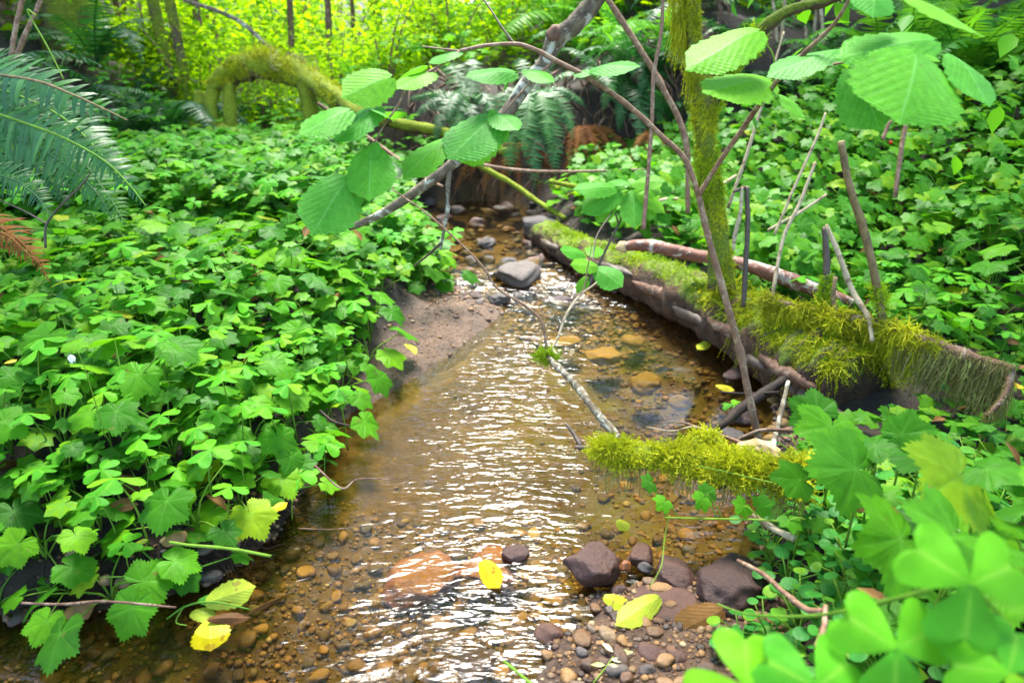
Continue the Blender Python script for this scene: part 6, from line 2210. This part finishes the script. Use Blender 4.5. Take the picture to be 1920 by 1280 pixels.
# sunlit understory shrubs, each with its stems and its own leaves
def shrub(loc, w, h, n, mat, label, s0=.05, s1=.10, group=None, name='shrub'):
    root = thing(name, label, 'shrub', group=group)
    r_ = np.random.default_rng(int(abs(loc[0] * 1000) + abs(loc[1] * 77)))
    a = Acc()
    for k in range(6):
        e = np.array([loc[0] + r_.uniform(-w, w) * .7, loc[1] + r_.uniform(-w, w) * .5, loc[2] + h * r_.uniform(.6, 1.1)])
        q = spline([loc, (np.asarray(loc) + e) / 2 + [0, 0, h * .15], e], 14)
        V, T = tube_arr(q, [.010, .007, .003], 5, .05, k)
        link('stem', mk_mesh('stem', V, T, None, True, M['twig']), root)
        m = n // 6
        t = r_.uniform(.25, 1.0, m)
        i = (t * 13).astype(int)
        pos = q[i] + rng.normal(0, 1, (m, 3)) * [.16 * w + .05, .16 * w + .05, .10 * h]
        nr = np.array([0, -.1, 1.0]) + rng.normal(0, .35, (m, 3))
        a.add(T_SIMPLE, frames(rng.normal(size=(m, 3)) * [1, 1, .35], nr, rng.uniform(s0, s1, m)), pos)
    o = link('foliage', a.mesh('foliage', M[mat]), root); o["kind"] = "stuff"
    rebase(root, loc)


SH = [(-1.95, 5.9, .55, .75), (-1.25, 5.6, .5, .7), (-.55, 5.5, .5, .75), (.0, 5.9, .5, .8), (.75, 6.2, .55, .8), (-2.5, 6.6, .6, .9), (-1.6, 6.8, .7, 1.0), (-.8, 6.7, .7, 1.0), (.2, 7.0, .7, 1.1), (1.2, 7.0, .7, 1.0),
      (-3.2, 7.8, .9, 1.3), (-2.0, 8.0, .9, 1.4), (-.9, 8.3, 1.0, 1.5), (.4, 8.4, 1.0, 1.5), (1.6, 8.2, 1.0, 1.5), (2.8, 8.0, .9, 1.4), (-4.4, 8.8, 1.1, 1.6), (-2.6, 10, 1.3, 2.0), (-.6, 10.4, 1.3, 2.1), (1.2, 10.2, 1.3, 2.0), (3.0, 10, 1.3, 2.0), (4.4, 9.0, 1.2, 1.8)]
BGW = ['beside the nurse log', 'behind the two thin dark stems', 'left of the leaning limb', 'behind the leaning limb', 'behind the far bank ferns']
for k, (sx, sy, w, h) in enumerate(SH):
    near = k < 10
    uu = proj([(sx, sy, .8)])[0][0]
    wh = BGW[0] if uu < 560 else BGW[1] if uu < 700 else BGW[2] if uu < 940 else BGW[3] if uu < 1080 else BGW[4]
    shrub(tuple(on(sx, sy, -.05)), w, h, 1000 if near else 1300, 'bg_leaf', ('low yellow green shrub ' if near else 'sunlit yellow green shrub in the far bright wood ') + wh, .035 if near else .05, .07 if near else .10,
          ('low bright shrubs ' if near else 'far sunlit shrubs ') + wh)
SH4 = [(-1.95, 4.5, .42, .60), (-1.5, 4.35, .42, .62), (-1.1, 4.5, .40, .60), (-.75, 4.3, .36, .52), (-.4, 4.8, .42, .62), (-2.4, 4.9, .45, .62), (-1.3, 5.0, .45, .7), (-1.8, 5.2, .45, .7), (-.1, 5.2, .42, .65), (.5, 5.3, .45, .65), (1.0, 5.0, .42, .6)]
for (sx, sy, w, h) in SH4:
    uu = proj([(sx, sy, .8)])[0][0]
    wh = 'left of the nurse log hump' if uu < 480 else 'right behind the nurse log hump' if uu < 640 else 'between nurse log and leaning limb' if uu < 940 else 'behind the hanging far bank ferns'
    shrub(tuple(on(sx, sy, -.05)), w, h, 900, 'bg_leaf', 'knee high yellow green shrub ' + wh, .028, .055, 'knee high shrubs ' + wh)
SH2 = [(-2.4, 5.6, .6, .9), (-2.0, 6.3, .6, 1.0), (-2.9, 6.3, .7, 1.1), (-3.3, 5.0, .7, 1.1), (-2.2, 5.0, .5, .6), (-4.2, 5.4, 1.0, 1.6), (-3.4, 6.6, 1.0, 1.7), (-4.9, 6.8, 1.1, 1.8), (-3.9, 4.0, .8, 1.3)]
for (sx, sy, w, h) in SH2:
    br = proj([(sx, sy, .8)])[0][0] > 230
    shrub(tuple(on(sx, sy, -.05)), w, h, 1100, 'bg_leaf' if br else 'mid_leaf', 'bright shrub between the mossy left trunk and nurse log' if br else 'shaded green shrub on the dim upper left slope', .045, .085, 'bright shrubs left of the nurse log' if br else 'shaded shrubs on the left slope')
SH3 = [(.95, 5.3, .45, .6), (1.35, 5.6, .5, .7), (1.5, 6.4, .8, 1.3), (2.3, 5.3, .7, 1.0), (3.3, 5.6, .9, 1.4), (4.2, 5.2, 1.0, 1.4), (3.9, 6.8, 1.1, 1.7), (5.2, 6.4, 1.1, 1.7)]
for (sx, sy, w, h) in SH3:
    shrub(tuple(on(sx, sy, -.05)), w, h, 1000, 'mid_leaf', 'green shrub along the crest of the right slope', .05, .09, 'shrubs on the right slope crest')

# the wood further back, one mass
a = Acc()
for k in range(34):
    ang = (k - 16.5) / 16.5 * 1.0
    R = rng.uniform(12, 17)
    c = (math.sin(ang) * R, math.cos(ang) * R, rng.uniform(.3, 2.6))
    crown_leaves(a, c, (2.2, 1.6, 2.0), 850, .12, .24, clump=.5)
o = link('distant_wood', a.mesh('distant_wood', M['bg_leaf']))
tag(o, 'sunlit mass of far foliage closing the view', 'wood', kind='stuff')

# trees round the clearing; most added unseen, for shade and broken sky reflections
for k, (tx, ty, crowns, n, lab) in enumerate([
        (-4.2, 6.2, [(-3.6, 5.6, 4.8, 1.3, 1.3, .8), (-2.4, 5.0, 5.6, 1.2, 1.2, .7), (-4.2, 6.2, 5.8, 1.4, 1.3, .9), (-1.9, 4.2, 4.7, .8, .8, .5)], 3600, 'tall alder left of the clearing, its crown over the left bank'),  # overhead crowns put in to soften the foreground light
        (4.6, 6.6, [(4.0, 6.0, 4.6, 1.4, 1.4, .9), (3.0, 5.4, 5.4, 1.2, 1.2, .7), (4.8, 6.8, 5.8, 1.4, 1.3, .9), (2.0, 4.8, 5.0, .9, .9, .5), (1.9, 5.8, 4.2, .8, .8, .5), (2.9, 6.2, 4.6, .9, .9, .5)], 6600, 'tall alder behind the right slope'),  # crowns added out of view to darken the right slope
        (3.7, 3.2, [(3.2, 2.8, 4.2, 1.2, 1.2, .7), (2.2, 3.0, 4.9, 1.0, 1.0, .6), (3.8, 3.6, 5.0, 1.2, 1.2, .8), (1.5, 2.4, 5.2, .8, .8, .4)], 3000, 'tall alder on the right slope'),
        (-3.4, 1.6, [(-2.9, 1.8, 4.2, 1.1, 1.1, .7), (-1.9, 2.2, 4.8, 1.0, 1.0, .6), (-3.4, 1.4, 5.0, 1.2, 1.2, .8), (-1.0, 2.6, 5.3, .7, .7, .4)], 3000, 'tall alder on the left bank beyond the picture'),
        (-2.3, 12.6, [(-2.4, 12.4, 3.6, 1.5, 1.0, .9), (-2.2, 12.6, 5.6, 1.6, 1.1, 1.0), (-2.6, 12.8, 7.6, 1.5, 1.1, .9), (-2.2, 12.8, 9.4, 1.4, 1.1, .9), (-1.2, 12.6, 6.8, 1.2, 1.0, .8)], 5600, 'tall alder closing the clearing left of centre'),  # added crowns, this row and next two, hide bright sky from the water
        (0.3, 13.4, [(.2, 13.0, 3.8, 1.5, 1.0, .9), (.5, 13.3, 6.0, 1.6, 1.1, 1.0), (.0, 13.6, 8.0, 1.5, 1.1, .9), (.5, 13.4, 10.2, 1.5, 1.1, 1.0), (.9, 13.4, 4.8, 1.3, 1.0, .8)], 5600, 'tall alder closing the clearing at centre'),
        (2.7, 12.4, [(2.6, 12.2, 3.6, 1.5, 1.0, .9), (2.9, 12.5, 5.6, 1.6, 1.1, 1.0), (2.5, 12.6, 7.6, 1.5, 1.1, .9), (2.3, 12.6, 9.4, 1.4, 1.1, .9)], 4600, 'tall alder closing the clearing right of centre'),
        (-2.6, -1.6, [(-2.0, -1.0, 3.9, 1.3, 1.3, .6), (-.8, -.6, 4.6, 1.2, 1.2, .6), (-1.6, .6, 4.6, 1.0, 1.0, .5), (-2.6, -1.6, 5.0, 1.3, 1.3, .8)], 3200, 'tall alder behind the camera on the left'),  # unseen pair added to cut light from overhead
        (2.8, -1.4, [(2.0, -.8, 3.9, 1.3, 1.3, .6), (.8, -.4, 4.6, 1.2, 1.2, .6), (1.6, 1.0, 4.6, 1.0, 1.0, .5), (2.8, -1.4, 5.0, 1.3, 1.3, .8)], 3200, 'tall alder behind the camera on the right'),
        (-5.6, 10.5, [(-5.2, 10, 5.2, 1.8, 1.6, 1.2), (-5.8, 10.6, 6.6, 1.6, 1.6, 1.1)], 2400, 'tall alder far back left of the clearing'),
        (5.8, 11.0, [(5.2, 10.6, 5.0, 1.8, 1.6, 1.2), (5.8, 11, 6.4, 1.6, 1.6, 1.1)], 2400, 'tall alder far back right of the clearing')]):
    zt = max(c[2] for c in crowns) + .3
    tree('alder_tree', lab, on(tx, ty, -.1), (tx + .1, ty, zt), .10, .035, crowns, 'canopy', n, .10, .16)


# ------------------------------------------------------------------ dark fibrous roots of the left bank
def root_mat():
    a = Acc()
    r_ = np.random.default_rng(11)
    for k in range(260):
        t = r_.uniform(0, 1)
        px = np.interp(t, [0, .4, .7, 1], [60, 330, 470, 560]) + r_.normal(0, 20)
        py = np.interp(t, [0, .4, .7, 1], [1145, 1070, 1020, 925]) + r_.normal(0, 22)
        p0 = gp(px, py, .05)
        p = np.array(p0) + [0, 0, .008]
        pts = [p]
        an = r_.normal(.6, .9)
        dv = np.array([math.cos(an), math.sin(an), 0]) * r_.uniform(.008, .024)
        for s in range(4):
            p = p + dv + r_.normal(0, .009, 3)
            p[2] = max(hz(p[0], p[1]), -.01) + r_.uniform(0, .012)
            pts.append(p)
        V, T = tube_arr(spline(pts, 9), [r_.uniform(.0005, .0017), .0005], 4, 0, k)
        a.raw(V, T, r_.random())
    tag(link('root_mat', a.mesh('root_mat', M['root'])), 'black wet mat of fine roots along the left bank foot', 'roots', kind='stuff')


root_mat()

# ------------------------------------------------------------------ fallen leaves, berries, flower
def fallen(px, py, d_or_z, tip, mat, label, hint=(0, -.15, 1), w=.7, k=0, size=None, name='fallen_leaf', lift=.004, tpl=None):
    b = PZ(px, py, d_or_z + lift); t = PZ(tip[0], tip[1], d_or_z + lift)
    base = T_HAZEL[k % 3] if tpl is None else tpl
    me = tpl_mesh(name, base, M[mat])
    o = place_leaf(me, b, t, hint, None, name, w)
    return tag(o, label, 'leaf')


fallen(905, 1055, .012, (932, 1096), 'yellow', 'bright yellow leaf stuck to the rust stone in midstream', (-.2, -.6, .8), .75, 1)
fallen(1232, 1122, .024, (1155, 1168), 'limeleaf', 'yellow green leaf lying on the flat slab, larger of two', (0, -.35, 1), .55, 0)
fallen(1136, 1120, .016, (1192, 1138), 'limeleaf', 'curled lime leaf at the water edge beside the slab leaf', (0, -.35, 1), .65, 2)
fallen(1440, 1215, .030, (1344, 1195), 'yellow', 'yellow orange leaf on the gravel in front of the near sorrel', (0, -.35, 1), .55, 1)
fallen(1350, 1145, .026, (1270, 1185), 'brownleaf', 'curled brown dry leaf on the gravel bar', (0.2, -.55, .8), .7, 2)
fallen(754, 642, .020, (780, 660), 'limeleaf', 'small yellow leaf on the sand bar', (0, -.3, 1), .5, 0)
fallen(1160, 975, .002, (1178, 993), 'limeleaf', 'tiny yellow leaf floating in the calm pool', (0, -.3, 1), .9, 0)
fallen(1330, 640, .004, (1308, 652), 'limeleaf', 'small pale leaf floating under the log', (0, -.3, 1), .6, 0)
fallen(1345, 722, .002, (1378, 730), 'yellow', 'yellow leaf floating at the pool edge below the log', (0, -.3, 1), .6, 0)
fallen(1440, 895, .03, (1452, 865), 'limeleaf', 'pale yellow green leaf on the shore behind mossy branch', (0, -.3, 1), .6, 0)
fallen(10, 680, .30, (32, 672), 'yellow', 'ochre leaf among the plants at the left edge', (0, -.3, 1), .6, 0)
fallen(1915, 726, .22, (1888, 708), 'yellow', 'orange yellow leaf at the right edge below the hanging moss', (0, -.3, 1), .6, 0)
fallen(512, 955, .10, (540, 940), 'yellow', 'small yellow leaf on left bank above the root mat', (0, -.6, .8), .6, 0)
fallen(255, 1018, .09, (278, 1010), 'limeleaf', 'tiny lime leaf on the soil of the left bank', (0, -.3, 1), .6, 0)


def floating_sprig():
    root = thing('floating_sprig', 'willow sprig with green yellow and rusty leaves caught in left shallows', 'leaf')
    tube('stem', [PZ(312, 1160, .012), PZ(350, 1135, .02), PZ(400, 1128, .022), PZ(470, 1142, .012)], [.0014, .0018, .0016, .0010], M['stem'], root, 6, 14, 0)
    tube('stem', [PZ(345, 1135, .02), PZ(330, 1165, .012), PZ(350, 1172, .01)], [.0014, .0012, .0009], M['stem'], root, 6, 10, 0)
    for (b, t, mt, h, w) in [((392, 1128, .02), (474, 1098, .04), 'limeleaf', (0, -.7, .7), .7), ((375, 1125, .02), (430, 1112, .03), 'hazel', (0, -.3, 1), .5),
                             ((360, 1150, .008), (405, 1148, .008), 'limeleaf', (0, -.2, 1), .8), ((395, 1165, .004), (392, 1212, .004), 'limeleaf', (0, -.1, 1), 1.3), ((395, 1160, .012), (470, 1152, .012), 'redleaf', (0, -.4, .9), .35),
                             ((465, 1150, .012), (560, 1090, .006), 'redleaf', (0, -.3, 1), .08)]:
        me = tpl_mesh('leaf', T_HAZEL[1], M['brownleaf'] if mt == 'redleaf' else M[mt])
        place_leaf(me, PZ(b[0], b[1], b[2]), PZ(t[0], t[1], t[2]), h, root, 'leaf', w)
    rebase(root, PZ(350, 1135, .02))


floating_sprig()


def pale_sprig():
    root = thing('pale_leaf_sprig', 'fallen sprig of small cream leaflets on the gravel at bottom edge', 'leaf')
    pts = [PZ(1155, 1222, .022), PZ(1140, 1245, .022), PZ(1112, 1280, .02)]
    tube('stem', pts, [.0008, .001, .001], M['stem'], root, 5, 10, 0)
    for (b, t) in [((1150, 1222), (1128, 1202)), ((1156, 1225), (1188, 1220)), ((1145, 1235), (1172, 1238)), ((1140, 1245), (1160, 1248)), ((1135, 1246), (1108, 1244))]:
        me = tpl_mesh('leaf', T_WILLOW, M['paleleaf'])
        place_leaf(me, PZ(b[0], b[1], .024), PZ(t[0], t[1], .028), (0, -.4, 1), root, 'leaf', 1.0)
    rebase(root, pts[1])


pale_sprig()


def flower():
    root = thing('white_flower', 'single nodding white sorrel flower on the left bank', 'flower')
    c = P(133, 668, 1.12)
    for k in range(5):
        a = k * 1.2566
        place_leaf(tpl_mesh('petal', T_SIMPLE, M['petal']), c + Vector((0, 0, .004)), c + Vector((math.cos(a) * .006, math.sin(a) * .006, -.011)), (math.cos(a), math.sin(a), .3), root, 'petal', 1.1)
    tube('stem', [c + Vector((0, 0, .004)), c + Vector((.004, .004, .010)), c + Vector((.010, .01, -.02)), c + Vector((.012, .01, -.16))], [.0008, .0008, .0009, .001], M['stem'], root, 5, 14, 0)
    rebase(root, c + Vector((.012, .01, -.16)))


flower()
bt = STONE[0]
bme = mk_mesh('berry', bt[0], bt[1], None, True, M['berry'])
for (px, py) in [(1670, 268), (1692, 270), (1709, 273), (1806, 281), (1816, 282), (1815, 303), (1840, 303)]:
    o = link('berry', bme, None, P(px, py, 2.35))
    o.scale = (.0055, .0055, .007)
    tag(o, 'small red berry hanging over the green right slope', 'berry', 'red berries on the right slope')
print("objects", len(bpy.data.objects), "tris", sum(len(m.polygons) for m in bpy.data.meshes))
